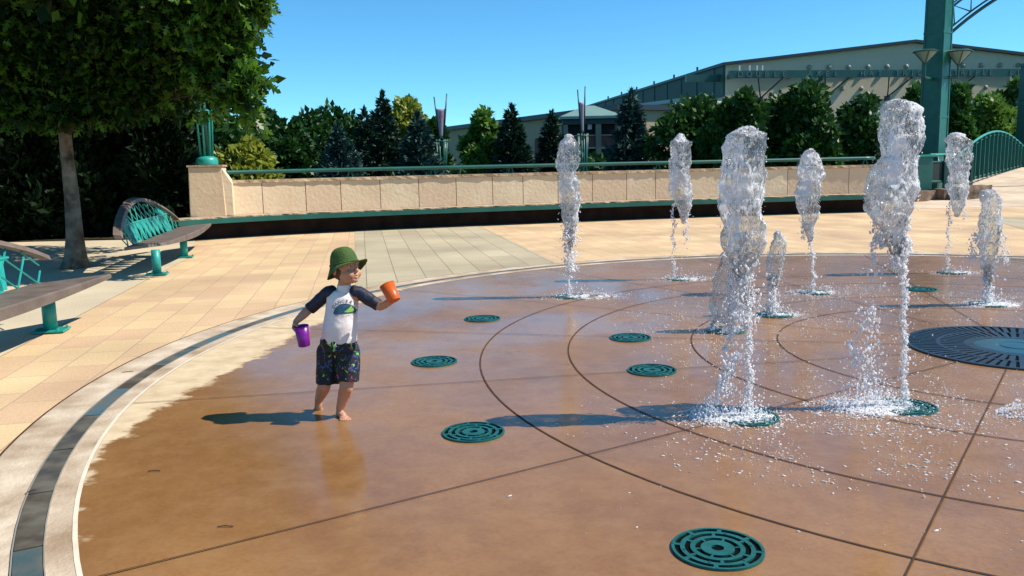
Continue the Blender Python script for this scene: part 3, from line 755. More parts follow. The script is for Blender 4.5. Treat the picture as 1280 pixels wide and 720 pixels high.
# far column on the right bridge side (same kind, cropped by frame) and shorter lamp column
c2 = copy_tree(tower); c2.location = (cb.x + 12.8, CD, 0.2)
tag(c2, 'right hand green column of the truss arch, outside the right edge of the photo')
c2['category'] = 'column'
fb = at(1281, 190, 34.5)
bc = empty('bridge_column', (fb.x, 34.5, 0.8), R(20), 'shorter dark green column at the right edge, where the arched railing ends', 'column')
bm = bmesh.new(); frustum(bm, -0.6, 4.05, 0.27, 0.25); obj('shaft', bm, DKGREEN, bc, bevel=0.01)
bm = bmesh.new(); frustum(bm, 4.052, 4.15, 0.30, 0.30); frustum(bm, 2.5, 2.62, 0.31, 0.31); frustum(bm, -0.6, 0.5, 0.33, 0.33); obj('collar', bm, GREEN, bc)

# arched picket railing
def prail(n_, P, Q, z0, z1, h0, hm, h1, label, lean=0):
    root = empty('picket_railing', (P.x, P.y, z0), 0, label, 'railing')
    Lc = lambda t, h: Vector(((Q.x - P.x) * t, (Q.y - P.y) * t, (z1 - z0) * t + h))
    def ht(t): return h0 * (1 - t) + h1 * t + (hm - (h0 + h1) / 2) * math.sin(PI * t)
    bm = bmesh.new(); tube(bm, [Lc(i / 24, ht(i / 24)) for i in range(25)], 0.04, 8); obj('top_rail', bm, TEALP, root, True)
    bm = bmesh.new(); tube(bm, [Lc(0, .08), Lc(1, .08)], 0.035, 6); tube(bm, [Lc(i / 24, ht(i / 24) - .12) for i in range(25)], 0.02, 6); obj('lower_rail', bm, GREEN, root)
    d = (Q - P); d.z = 0; d.normalize()
    for k in range(n_ + 1):
        t = k / n_; bm = bmesh.new(); a = Lc(t, 0.0); b = Lc(t, ht(t) - 0.02); bar(bm, a, b, 0.035, 0.16 if k % 1 == 0 else .05, up=Vector((-d.y, d.x, 0)))
        obj('picket', bm, GREEN, root)
    return root
Pa = at(1197, 230, 27.0); Pb = at(1277, 209, 34.2)
prail(16, Vector((Pa.x, 27.0, 0)), Vector((Pb.x, 34.2, 0)), Pa.z, Pb.z, 0.95, 1.55, 0.85, 'arched green picket railing climbing the bridge, right of the tall column')
# gate post and horizontal rails
gq = at(1150, 237, 25.6)
gt = empty('gate_post', (gq.x, 25.6, 0), R(12), 'squat square green steel post just right of the wall end, behind the tallest jet', 'post')
bm = bmesh.new(); box(bm, (0, 0, 0.72), (0.5, 0.4, 1.2)); obj('post_body', bm, GREEN, gt, bevel=0.015)
bm = bmesh.new(); box(bm, (0, 0, 1.35), (0.6, 0.5, 0.06)); obj('post_cap', bm, TEALP, gt)
bm = bmesh.new(); box(bm, (0, 0, 0.06), (0.6, 0.5, 0.12)); obj('post_foot', bm, TEALP, gt)
hr = empty('rail_fence', (gq.x + 0.3, 25.7, 0), 0, 'short green fence of horizontal rails between the squat post and the arched railing', 'fence')
q2 = at(1215, 200, 26.4); dx, dy = q2.x - gq.x - 0.3, 0.7
for z_, rr in ((1.36, 0.05), (1.15, 0.025), (0.55, 0.04)):
    bm = bmesh.new(); tube(bm, [(0, 0, z_), (dx, dy, z_)], rr, 8); obj('rail', bm, TEALP if z_ > 1.3 else GREEN, hr)
bm = bmesh.new(); bar(bm, (0.1, 0.05, 0.86), (dx, dy + .02, 0.86), 0.03, 0.58); obj('infill_panel', bm, mat('dark_mesh', (0.01, 0.022, 0.02), 0.6), hr)
for t in (0.35, 0.98):
    bm = bmesh.new(); bar(bm, (dx * t, dy * t - .05, 0), (dx * t, dy * t - .05, 1.36), 0.08, 0.08, up=Vector((0, 1, 0))); obj('fence_post', bm, GREEN, hr)
# rough stone edging around the planter at the bridge foot
sb = empty('stone_edging', (gq.x, 24.4, 0), 0, 'rough brown stone block edging at the foot of the bridge railing', 'stone edging')
bm = bmesh.new()
p0 = gp(1136, 252); p1 = gp(1168, 250); p2 = at(1222, 222, 25.2)
for a, b, hh in ((p0, p1, 0.30), (p1, Vector((p2.x - .9, 25.0, 0)), 0.34), (Vector((p2.x - .85, 25.0, 0)), Vector((p2.x + .4, 25.5, 0)), 0.42)):
    bar(bm, Vector((a.x, a.y, hh / 2 + .0)), Vector((b.x, b.y, hh / 2 + .0)), 0.5, hh)
bmesh.ops.subdivide_edges(bm, edges=bm.edges, cuts=6, use_grid_fill=True)
for v in bm.verts: v.co += Vector((noise.noise(v.co * 4), noise.noise(v.co * 4 + Vector((9, 0, 0))), noise.noise(v.co * 4 + Vector((0, 9, 0))))) * 0.035
o = obj('stone_blocks', bm, mat('edging_stone', (0.26, 0.18, 0.12), 0.9, var=(0.08, 0.05, 0.035), vscale=3, bump=0.7, bscale=12), sb); o.matrix_parent_inverse = Matrix.Translation((-gq.x, -24.4, 0))

# ------------------------------------------------------------------ buildings
def bmetal(name, c, c2, scale=3.0):
    m = mat(name, c, 0.6, var=c2, vscale=0.15, spec=0.3); n = m.node_tree; L = n.links; b = n.nodes['Principled BSDF']
    tc = n.nodes.new('ShaderNodeTexCoord'); wv = n.nodes.new('ShaderNodeTexWave'); wv.wave_type = 'BANDS'; wv.bands_direction = 'X'; wv.inputs['Scale'].default_value = scale
    L.new(tc.outputs['Object'], wv.inputs['Vector']); bp = n.nodes.new('ShaderNodeBump'); bp.inputs['Strength'].default_value = 0.5; bp.inputs['Distance'].default_value = 0.05
    L.new(wv.outputs['Fac'], bp.inputs['Height']); L.new(bp.outputs[0], b.inputs['Normal']); return m
BEIGE = bmetal('beige_siding', (0.62, 0.50, 0.36), (0.56, 0.45, 0.325))
BEIGE2 = mat('beige_stucco', (0.42, 0.31, 0.21), 0.85, var=(0.36, 0.265, 0.18), vscale=0.3, spec=0.15)
GSIDE = bmetal('green_siding', (0.025, 0.075, 0.065), (0.02, 0.06, 0.055), 1.2)
NAVY = mat('dark_roof_trim', (0.012, 0.025, 0.035), 0.5)
REDB = mat('brown_red_block', (0.17, 0.06, 0.045), 0.85, var=(0.13, 0.045, 0.035), vscale=0.6)
DARKG = mat('dark_window_glass', (0.01, 0.013, 0.015), 0.1)
PALEG = mat('pale_green_roof', (0.17, 0.27, 0.235), 0.5, var=(0.14, 0.24, 0.21), vscale=0.6)
ARX = 23.0; th = R(8.0)
arena = empty('ice_arena', (ARX, 90, 0), th, 'big beige gabled arena with green side wall, a lettered green beam across its front', 'building')
Wd = 42.6; De = 62; EV = 11.2; RG = 13.45
def face3(bm, pts): return bm.faces.new([bm.verts.new(p) for p in pts])
bm = bmesh.new(); face3(bm, [(0, 0, 0), (Wd, 0, 0), (Wd, 0, EV), (Wd / 2, 0, RG), (0, 0, EV)]); face3(bm, [(Wd, De, 0), (0, De, 0), (0, De, EV), (Wd / 2, De, RG), (Wd, De, EV)]); face3(bm, [(Wd, 0, 0), (Wd, De, 0), (Wd, De, EV), (Wd, 0, EV)])
obj('front_wall', bm, BEIGE, arena)
bm = bmesh.new(); face3(bm, [(0, De, 0), (0, 0, 0), (0, 0, 8.0), (0, De, 8.0)]); obj('side_wall', bm, BEIGE, arena)
bm = bmesh.new(); box(bm, (-0.14, De / 2, 9.6), (0.26, De, 3.2))
for k in range(12): box(bm, (-0.3, 2.5 + k * 5.2, 9.6), (0.08, 0.25, 3.2))
obj('side_cladding', bm, GSIDE, arena)
bm = bmesh.new()
for sx in (0, 1):
    x0, z0, x1, z1 = (-0.5, EV - 0.05, Wd / 2, RG + 0.02) if sx == 0 else (Wd / 2, RG + 0.02, Wd + 0.5, EV - 0.05)
    V = [bm.verts.new(p) for p in ((x0, -0.5, z0), (x1, -0.5, z1), (x1, De, z1), (x0, De, z0), (x0, -0.5, z0 + .3), (x1, -0.5, z1 + .3), (x1, De, z1 + .3), (x0, De, z0 + .3))]
    for f in ((0, 3, 2, 1), (4, 5, 6, 7), (0, 1, 5, 4), (2, 3, 7, 6), (1, 2, 6, 5), (3, 0, 4, 7)): bm.faces.new([V[i] for i in f])
obj('roof', bm, NAVY, arena)
for k in range(6):
    bm = bmesh.new(); cone(bm, (1.5 + k * 0.0 - 1.6, 8 + k * 8, EV + .2), (1.5 - 1.6, 8 + k * 8, EV + .75), 0.12, 0.12, 6); obj('roof_vent', bm, NAVY, arena)
# round wall bosses
BOSS = mat('grey_boss', (0.25, 0.25, 0.22), 0.5)
for k in range(14):
    x = 9.35 + 2.24 * k
    if x > Wd - 2: break
    bm = bmesh.new(); ball(bm, (x, -0.15, 10.95 + (0.1 if k > 5 else 0)), 0.27, (1, .6, 1), sub=2); obj('wall_light', bm, BOSS, arena, True)
for x in (13.2, 15.4, 26.0, 30.2, 35): 
    bm = bmesh.new(); ball(bm, (x, -0.12, 8.65), 0.26, (1, .6, 1), sub=2); obj('wall_light', bm, BOSS, arena, True)
# lettered beam with brackets
bm = bmesh.new(); box(bm, (Wd / 2 - 0.2, -2.6, 9.98), (Wd + 1.0, 0.35, 0.75)); box(bm, (-1.9 - 0.2, 1.0, 9.98), (3.8, 0.35, 0.75), Matrix.Rotation(0, 3, 'Z'))
obj('sign_beam', bm, DKGREEN, arena)
for x in (0.3, 7, 14, 21, 28, 35, Wd - .4):
    bm = bmesh.new(); box(bm, (x, -1.25, 9.98), (0.25, 2.4, 0.4)); obj('beam_strut', bm, DKGREEN, arena)
for x in (3.85, 11.2, 18.4, 25.6, 32.8, 39.5):
    bm = bmesh.new()
    for s in (-1.35, 1.35): bar(bm, (x, -0.25, 7.75), (x + s, -2.55, 9.62), 0.12, 0.12)
    box(bm, (x, -0.2, 7.6), (0.5, 0.3, 0.5)); obj('beam_bracket', bm, NAVY, arena)
LETT = mat('sign_lettering', (0.10, 0.18, 0.15), 0.5)
def text_mesh_(s, size, ext=0.0, align='CENTER'):
    cu = bpy.data.curves.new('lettering', 'FONT'); cu.body = s; cu.size = size; cu.extrude = ext; cu.align_x = align; cu.align_y = 'CENTER'; cu.resolution_u = 3
    t = bpy.data.objects.new('tmp', cu); COL.objects.link(t); bpy.context.view_layer.update()
    me = bpy.data.meshes.new_from_object(t); bpy.data.objects.remove(t); bpy.data.curves.remove(cu); return me
def text_mesh(s, size, ext=0.0):
    me = GLY[s].copy()
    for v in me.vertices: v.co = Vector((v.co.x * size, v.co.y * size, v.co.z * ext / 0.05))
    return me
GLY = {}
for ch in sorted(set('DOUBLEAXELHATTRICKTRIPLELUTZDANGER!NOSWIMMING')): GLY[ch] = text_mesh_(ch, 1.0, 0.05)
def word(s, x0, x1):
    for i, ch in enumerate(s):
        if ch == ' ': continue
        me = text_mesh(ch, 0.78, 0.03); o = link_mesh('sign_letter', me, LETT, arena); x = x0 + (x1 - x0) * i / (len(s) - 1)
        o.location = (x, -2.81, 9.96); o.rotation_euler = (PI / 2, 0, 0)
px2x = lambda p: ((p - 640) / F * 90 - ARX) * 1.0
word('DOUBLE', 0.45, 5.2); word('AXEL', 8.0, 10.9); word('HAT', 13.9, 15.8); word('TRICK', 17.8, 21.2); word('TRIPLE', 24.5, 28.6); word('LUTZ', 31.0, 34.0)
# white slats on the roof corner
WMET = mat('white_metal', (0.7, 0.72, 0.7), 0.5)
for x in (0.7, 1.8, 2.6, 3.2):
    bm = bmesh.new(); box(bm, (x, -2.0, 10.65), (0.13, 0.1, 0.6)); obj('white_slat', bm, WMET, arena)
# arena annex
def wall_poly(bm, P, z0, z1, depth):
    pass
ann = empty('arena_annex', (0, 0, 0), 0, 'low flat roofed beige annex with dark red band beside the big arena', 'building')
pA = at(858, 125, 80); pB = at(760, 138, 93)
pA = Vector((pA.x, 80, 0)); pB = Vector((pB.x, 93, 0)); pC = Vector((22.9, 98, 0)); pD = pA + Vector((6, 8, 0))
ann.location = pA
bm = bmesh.new(); prism(bm, [p - pA for p in (pB, pA, pD, pC)], 0, 6.9); obj('annex_wall', bm, BEIGE2, ann)
bm = bmesh.new(); c_ = sum((pA, pB, pC, pD), Vector()) / 4
prism(bm, [c_ + (p - c_) * 1.03 - pA for p in (pB, pA, pD, pC)], 6.902, 7.25); obj('annex_roof', bm, mat('pale_roof_edge', (0.42, 0.45, 0.42), 0.5), ann)
bm = bmesh.new(); dd = (pA - pB).normalized(); nn = Vector((dd.y, -dd.x, 0)); nn = nn if nn.y < 0 else -nn
a = pB - pA + nn * 0.35; b = nn * 0.35
bar(bm, a + Vector((0, 0, 3.15)), b + Vector((0, 0, 3.15)), 0.6, 2.1); obj('red_band', bm, REDB, ann)
bm = bmesh.new(); bar(bm, a + nn * .05 + Vector((0, 0, 1.0)), b + nn * .05 + Vector((0, 0, 1.0)), 0.5, 1.9); obj('dark_openings', bm, DARKG, ann)
bm = bmesh.new(); bar(bm, a + nn * .35 + Vector((0, 0, 2.15)), b + nn * .35 + Vector((0, 0, 2.15)), 0.25, 0.2); obj('pink_ledge', bm, mat('pink_ledge', (0.42, 0.2, 0.18), 0.7), ann)
# left wing
lwg = empty('side_building', (0, 0, 0), 0, 'long low beige building with dark flat roof edge seen behind the spruces', 'building')
qa = at(557, 162, 106); qb = at(775, 136, 71.5); qa = Vector((qa.x, 106, 0)); qb = Vector((qb.x, 71.5, 0)); lwg.location = qb
d_ = (qb - qa).normalized(); n2 = Vector((-d_.y, d_.x, 0)); n2 = n2 if n2.y > 0 else -n2
bm = bmesh.new(); prism(bm, [p - qb for p in (qa, qb, qb + n2 * 14, qa + n2 * 14)], 0, 5.7); obj('building_wall', bm, BEIGE2, lwg)
bm = bmesh.new(); prism(bm, [p - qb for p in (qa - d_ * .4 - n2 * .5, qb + d_ * .4 - n2 * .5, qb + n2 * 14.4 + d_ * .4, qa + n2 * 14.4 - d_ * .4)], 5.702, 6.15); obj('roof_edge', bm, NAVY, lwg)
for t in (0.28, 0.62, 0.80): 
    bm = bmesh.new(); p = qa.lerp(qb, t) - qb - n2 * 0.1; bar(bm, p + Vector((0, 0, 2.2)), p + d_ * 4.5 + Vector((0, 0, 2.2)), 0.4, 3.2); obj('red_panel', bm, REDB, lwg)
for t in (0.33, 0.5, 0.66): 
    bm = bmesh.new(); p = qa.lerp(qb, t) - qb - n2 * 0.32; bar(bm, p + Vector((0, 0, 1.4)), p + d_ * 2.5 + Vector((0, 0, 1.4)), 0.1, 2.2); obj('window', bm, DARKG, lwg)
for t in (0.08, 0.16):
    bm = bmesh.new(); p = qa.lerp(qb, t) - qb + n2 * 3; cone(bm, p + Vector((0, 0, 6.1)), p + Vector((0, 0, 7.1)), .35, .3, 8); obj('roof_vent', bm, NAVY, lwg)
# entrance pavilion with hip roof
PY = 66.0
e0 = at(703, 150, PY); e1 = at(775, 146, PY); ap = at(748, 136.5, PY + 3)
pv = empty('entrance_pavilion', (e0.x, PY, 0), 0, 'two storey entrance with a pale green hipped roof behind the right banner pole', 'building')
wv_ = e1.x - e0.x; ez = e0.z + .05
bm = bmesh.new(); a = [(-0.2, -.4), (wv_ + .2, -.4), (wv_ + .2, 6.4), (-0.2, 6.4)]
A1 = [bm.verts.new((x, y, ez)) for x, y in a]; A2 = [bm.verts.new((x, y, ez + .2)) for x, y in a]; r1 = bm.verts.new((wv_ * .45, 3.0, ap.z + .3)); r2 = bm.verts.new((wv_ * .62, 3.0, ap.z + .3))
bm.faces.new(A1[::-1])
for i in range(4): bm.faces.new((A1[i], A1[(i + 1) % 4], A2[(i + 1) % 4], A2[i]))
bm.faces.new((A2[0], A2[1], r2, r1)); bm.faces.new((A2[1], A2[2], r2)); bm.faces.new((A2[2], A2[3], r1, r2)); bm.faces.new((A2[3], A2[0], r1))
obj('hip_roof', bm, PALEG, pv)
bm = bmesh.new(); box(bm, (wv_ / 2, 3.3, ez / 2 - .05), (wv_ - .6, 5.2, ez - .12)); obj('inner_wall', bm, mat('dark_interior', (0.02, 0.018, 0.016), 0.9), pv)
bm = bmesh.new(); box(bm, (wv_ / 2, 0.2, ez - .22), (wv_, .5, .4)); obj('eave_beam', bm, NAVY, pv)
bm = bmesh.new(); box(bm, (wv_ * .55, 0.1, 3.0), (wv_ * .85, .35, .85)); obj('balcony_panel', bm, REDB, pv)
bm = bmesh.new(); box(bm, (wv_ * .55, 0.05, 2.5), (wv_ * .9, .5, .14)); box(bm, (wv_ * .55, 0.05, 3.47), (wv_ * .9, .42, .08)); obj('balcony_slab', bm, BEIGE2, pv)
PILL = mat('tan_pillar', (0.24, 0.175, 0.125), 0.8)
for x in (0.25, wv_ * .62, wv_ - .1):
    bm = bmesh.new(); box(bm, (x, -0.05, ez / 2 - .22), (0.42 if x > 1 else .3, .42, ez - .46)); obj('pillar', bm, PILL, pv)
bm = bmesh.new(); box(bm, (wv_ * .48, 0.3, 4.2), (.32, .05, .5)); obj('white_sign', bm, mat('white_board', (0.7, 0.68, 0.62), 0.6), pv)

# ------------------------------------------------------------------ the child
CY0 = 4.40
def c_(px, py, dy=0.0): return at(px, py, CY0 + dy)
SC = CY0 / F * 1.015
SKIN = mat('child_skin', (0.52, 0.27, 0.17), 0.5, var=(0.47, 0.225, 0.135), vscale=12, spec=0.35)
sk = SKIN.node_tree.nodes['Principled BSDF']; sk.inputs['Subsurface Weight'].default_value = 0.12; sk.inputs['Subsurface Radius'].default_value = (0.02, 0.008, 0.004)
def remeshed(name, bm, m, parent, vox=0.004, smooth=6, fac=0.5):
    me = bpy.data.meshes.new(name); bm.to_mesh(me); bm.free(); o = link_mesh(name, me, None, None)
    a = o.modifiers.new('r', 'REMESH'); a.mode = 'VOXEL'; a.voxel_size = vox; a.use_smooth_shade = True
    s = o.modifiers.new('s', 'SMOOTH'); s.factor = fac; s.iterations = smooth
    dg = bpy.context.evaluated_depsgraph_get(); me2 = bpy.data.meshes.new_from_object(o.evaluated_get(dg))
    bpy.data.objects.remove(o); bpy.data.meshes.remove(me)
    me2.materials.clear(); me2.name = name
    return link_mesh(name, me2, m, parent, True)
def chain(bm, pts, seg=14):
    """closed sphere-swept tapering limb; pts = [(Vector, r)]"""
    for (p, r_) in pts: ball(bm, p, r_, sub=2)
    for (a, ra), (b, rb) in zip(pts, pts[1:]): 
        if (Vector(a) - Vector(b)).length > 1e-4: cone(bm, a, b, ra, rb, seg)
def loft(bm, secs, rot, seg=36):
    rings = []
    for c, rx, ry in secs: rings.append([bm.verts.new(Vector(c) + rot @ Vector((rx * math.cos(2 * PI * k / seg), ry * math.sin(2 * PI * k / seg), 0))) for k in range(seg)])
    for A, B in zip(rings, rings[1:]):
        for k in range(seg): bm.faces.new((A[k], A[(k + 1) % seg], B[(k + 1) % seg], B[k]))
    bm.faces.new(rings[0][::-1]); bm.faces.new(rings[-1])
child = empty('person', (0, 0, 0), 0, 'toddler in green sun hat and navy sleeved swim shirt, walking with two cups', 'person')

# joints from the photo (pixels) with depth offsets
shL = c_(410, 366, .015); elL = c_(385, 388, .02); wrL = c_(370, 402, -.03)       # picture left arm (purple cup)
shR = c_(449, 366, .0); elR = c_(475, 383, -.03); wrR = c_(490, 376, -.062)      # picture right arm (orange cup)
neck = c_(430, 360, .0); chest = c_(428, 378); belly = c_(425, 405, -.01); pelv = c_(423, 428, .0)
hipL = c_(411, 440, .02); knL = c_(405, 483, .0); anL = c_(398, 501, .10)
hipR = c_(435, 440, .0); knR = c_(433, 484, -.045); anR = c_(425, 511, .0)
facing = Vector((0.10, -1, 0)).normalized()
bodyrot = Matrix.Rotation(R(8), 3, 'Z')
bm = bmesh.new()
ball(bm, chest, .076, (1.02, .72, .9), bodyrot, 3); ball(bm, belly, .080, (1.0, .85, 1.05), bodyrot, 3); ball(bm, pelv, .074, (1.08, .85, .85), bodyrot, 3)
chain(bm, [(neck + Vector((0, .005, -.03)), .034), (neck + Vector((0, 0, .035)), .030)])
chain(bm, [(chest.lerp(shL, .6), .04), (shL, .034), (shL.lerp(elL, .5), .029), (elL, .024), (elL.lerp(wrL, .4), .024), (wrL, .0165)])
chain(bm, [(chest.lerp(shR, .6), .04), (shR, .034), (shR.lerp(elR, .5), .029), (elR, .024), (elR.lerp(wrR, .4), .024), (wrR, .0165)])
chain(bm, [(hipL, .054), (hipL.lerp(knL, .5), .046), (knL, .036), (knL.lerp(anL, .3) + Vector((0, .008, 0)), .036), (knL.lerp(anL, .62), .029), (anL, .0215)])
chain(bm, [(hipR, .054), (hipR.lerp(knR, .5), .046), (knR, .037), (knR.lerp(anR, .3) + Vector((0, .010, 0)), .037), (knR.lerp(anR, .62), .029), (anR, .0225)])
# feet. standing foot, toes to the lower right of the picture
def foot(bm, ankle, fwd, up, side, s=1.0):
    fwd = fwd.normalized(); up = (up - fwd * up.dot(fwd)).normalized(); lat = fwd.cross(up) * side
    heel = ankle - fwd * .018 - up * .026
    rot = Matrix((fwd, lat, up)).transposed()
    ball(bm, heel, .021, (1.15, .95, .9), rot, 2)
    ball(bm, ankle + fwd * .028 - up * .024, .024, (1.6, .92, .80), rot, 2)
    ball(bm, ankle + fwd * .062 - up * .033, .021, (1.3, 1.28, .62), rot, 2)
    for i, (dx, dl, r_) in enumerate(((.096, -.019, .0098), (.097, -.005, .0078), (.094, .006, .0072), (.089, .016, .0067), (.082, .025, .0062))):
        b = ankle + fwd * (dx - .018) + lat * dl - up * .036; t = ankle + fwd * dx + lat * dl - up * .0385
        chain(bm, [(b, r_ * .95), (t, r_)], 8)
    return
anRg = Vector((anR.x, anR.y, .048))
foot(bm, anRg, Vector((.50, -.86, 0)), Vector((0, 0, 1)), 1)
chain(bm, [(anR, .0225), (anRg, .022)])
foot(bm, anL, Vector((-.12, .02, -.95)), Vector((.15, -.98, 0)), -1)
# hands
fingers = []
def hand(bm, wrist, d, palm_n, thumb_side, curl, spread=.18, s=1.0):
    """d: wrist->knuckles; palm_n: direction the palm faces; fingers curl toward palm_n"""
    d = d.normalized(); palm_n = (palm_n - d * palm_n.dot(d)).normalized(); lat = d.cross(palm_n) * thumb_side     # towards the thumb
    rot = Matrix((d, lat, palm_n)).transposed()
    ball(bm, wrist + d * .026 * s, .024 * s, (1.15, .98, .52), rot, 2)
    chain(bm, [(wrist, .0155), (wrist + d * .02, .015)], 10)
    lens = (.034, .040, .037, .029)
    for i in range(4):
        o_ = lat * (.0165 - .0110 * i) * s; base = wrist + d * .043 * s + o_; L_ = lens[i] * s; r_ = (.0066, .0068, .0065, .0058)[i] * s
        pts = [(wrist + d * .028 * s + o_ * .8, r_ * 1.1), (base, r_ * 1.1)]; cur = base; ang = 0.25
        dirv = d + lat * spread * (1.2 - .8 * i) 
        dirv.normalize()
        for j, fr in enumerate((.42, .32, .26)):
            ang += curl[j]; v = dirv * math.cos(ang) + palm_n * math.sin(ang); cur = cur + v * L_ * fr; pts.append((cur, r_ * (1 - .10 * j)))
        chain(bm, pts, 8)
    b = wrist + d * .014 * s + lat * .014 * s + palm_n * .004; m1 = b + (d * .5 + lat * .75 + palm_n * .35).normalized() * .019 * s; m2 = m1 + (d * .75 + lat * .15 + palm_n * .75).normalized() * .016 * s; m3 = m2 + (d * .6 - lat * .2 + palm_n * .8).normalized() * .012 * s
    chain(bm, [(b, .0095), (m1, .0082), (m2, .0074), (m3, .0064)], 8)
# head
hc = c_(433, 336, -.005); yaw = R(54)                        # yaw: turned to picture right
hrot = Matrix.Rotation(yaw, 3, 'Z') @ Matrix.Rotation(R(-6), 3, 'X') @ Matrix.Rotation(R(0), 3, 'Y')
def hp(x, y, z): return hc + hrot @ Vector((x, y, z))        # face looks to -y
ball(bm, hp(0, .012, .018), .076, (.92, 1.05, .96), hrot, 3)
ball(bm, hp(0, -.018, -.030), .060, (.98, .90, .86), hrot, 3)
ball(bm, hp(.028, -.045, -.028), .026, sub=2); ball(bm, hp(-.028, -.045, -.028), .026, sub=2)     # cheeks
ball(bm, hp(0, -.052, -.062), .020, (1.2, .9, .8), hrot, 2)                                        # chin
ball(bm, hp(0, -.079, -.012), .0105, (1.05, 1, .85), hrot, 2); chain(bm, [(hp(0, -.066, .016), .007), (hp(0, -.080, -.009), .0085)], 8)   # nose
ball(bm, hp(.007, -.075, -.015), .0055, sub=2); ball(bm, hp(-.007, -.075, -.015), .0055, sub=2)
chain(bm, [(hp(-.018, -.064, -.0355), .0045), (hp(0, -.073, -.034), .0055), (hp(.018, -.064, -.0355), .0045)], 8)     # upper lip
chain(bm, [(hp(-.015, -.063, -.044), .0045), (hp(0, -.070, -.050), .0060), (hp(.015, -.063, -.044), .0045)], 8)     # lower lip
for s in (-1, 1):
    ball(bm, hp(s * .076, .012, -.006), .019, (.35, .8, 1.15), hrot, 2)                            # ears
    chain(bm, [(hp(s * .016, -.068, .030), .006), (hp(s * .034, -.063, .032), .006), (hp(s * .048, -.050, .028), .005)], 8)   # brows
pd = (wrL - elL).normalized()
cupL = c_(378.5, 420, -.075)
hand(bm, wrL, Vector((-.10, -.55, -.75)), Vector((.95, -.20, .12)), 1, (.35, .75, .7), .16)
cupR = c_(488.5, 366, -.122)
hand(bm, wrR, Vector((.38, -.12, .90)), Vector((-.25, -1.0, -.1)), 1, (.25, .75, .7), .22)
body = remeshed('body', bm, SKIN, child, .0032, 5, .5)
# mouth, teeth, eyes
bm = bmesh.new(); ball(bm, hp(0, -.0665, -.0405), .012, (1.25, .45, .38), hrot, 2); obj('mouth', bm, mat('mouth_dark', (0.10, 0.02, 0.015), 0.5), child, True)
bm = bmesh.new(); ball(bm, hp(0, -.0700, -.0385), .009, (1.3, .35, .28), hrot, 2); obj('teeth', bm, mat('teeth', (0.75, 0.72, 0.65), 0.3), child, True)
for s in (-1, 1):
    bm = bmesh.new(); ball(bm, hp(s * .027, -.0590, .012), .0105, (1.1, .62, .5), hrot, 2); e = obj('eye', bm, mat('eye_white', (0.7, 0.68, 0.65), 0.2), child, True)
    bm = bmesh.new(); ball(bm, hp(s * .027, -.0645, .012), .0052, (1, .5, .9), hrot, 2); obj('iris', bm, mat('eye_brown', (0.05, 0.025, 0.012), 0.1), e, True)
# hair fringe below the hat
bm = bmesh.new(); ball(bm, hp(0, .020, .006), .078, (.93, .98, .90), hrot, 3)
bmesh.ops.bisect_plane(bm, geom=bm.verts[:] + bm.edges[:] + bm.faces[:], plane_co=hp(0, -.025, 0), plane_no=hrot @ Vector((0, -1, -.5)), clear_outer=True)
o = obj('hair', bm, mat('brown_hair', (0.09, 0.045, 0.02), 0.6, bump=.5, bscale=90), child, True); md = o.modifiers.new('t', 'SOLIDIFY'); md.thickness = .004

# hat: crown plus wavy brim, longer flap at the back
HTL = Matrix.Rotation(R(-7), 3, 'X')
def hh(x, y, z): q = HTL @ (Vector((x, y - .014, z - .03)) * .85); return hp(q.x, q.y + .014, q.z + .043)
def hat():
    bm = bmesh.new(); n_ = 72; rings = []
    prof = [(0.002, .118), (.022, .117), (.044, .110), (.062, .096), (.074, .076), (.082, .050), (.0865, .026), (.089, .012)]
    for r_, z in prof:
        rings.append([bm.verts.new(hh(r_ * .95 * math.cos(2 * PI * k / n_), .014 + r_ * 1.08 * math.sin(2 * PI * k / n_), z + .003 * math.sin(5 * 2 * PI * k / n_) * (r_ / .09))) for k in range(n_)])
    for j in range(1, 8):
        t = j / 7; ring = []
        for k in range(n_):
            a = 2 * PI * k / n_; fr = max(0, -math.sin(a)); bk = max(0, math.sin(a))       # front is -y
            w_ = .052 + .010 * fr + .012 * bk
            drop = (.052 * (1 - .85 * fr ** 1.2) + .025 * bk) * t ** .9 - .012 * fr * t * t + .007 * t * math.sin(3 * a + .6) 
            rr = .090 + w_ * t * (1 - .30 * bk) * (.70 + .30 * fr + .0)
            ring.append(bm.verts.new(hh(rr * .95 * math.cos(a), .014 + rr * 1.05 * math.sin(a), .012 - drop)))
        rings.append(ring)
    for A, B in zip(rings, rings[1:]):
        for k in range(n_): bm.faces.new((A[k], B[k], B[(k + 1) % n_], A[(k + 1) % n_]))
    bm.faces.new(rings[0][::-1]) ; bmesh.ops.recalc_face_normals(bm, faces=bm.faces)
    return bm
HATM = mat('olive_green_cotton', (0.068, 0.118, 0.030), 0.8, var=(0.050, 0.092, 0.024), vscale=14, bump=.3, bscale=90, spec=.2)
h = obj('sun_hat', hat(), HATM, child, True); md = h.modifiers.new('t', 'SOLIDIFY'); md.thickness = .004
h['category'] = 'hat' ; del h['category']
bm = bmesh.new(); n_ = 72
tube(bm, [hh(.0905 * .95 * math.cos(2 * PI * k / n_), .014 + .0905 * 1.07 * math.sin(2 * PI * k / n_), .016) for k in range(n_)], .0035, 6, True); obj('hat_seam', bm, HATM, h, True)

def displace(o, fn):
    ns = [v.normal.copy() for v in o.data.vertices]; cs = [v.co.copy() for v in o.data.vertices]
    out = [c + n_ * fn(c) for c, n_ in zip(cs, ns)]
    o.data.vertices.foreach_set('co', [x for c in out for x in c]); o.data.update()
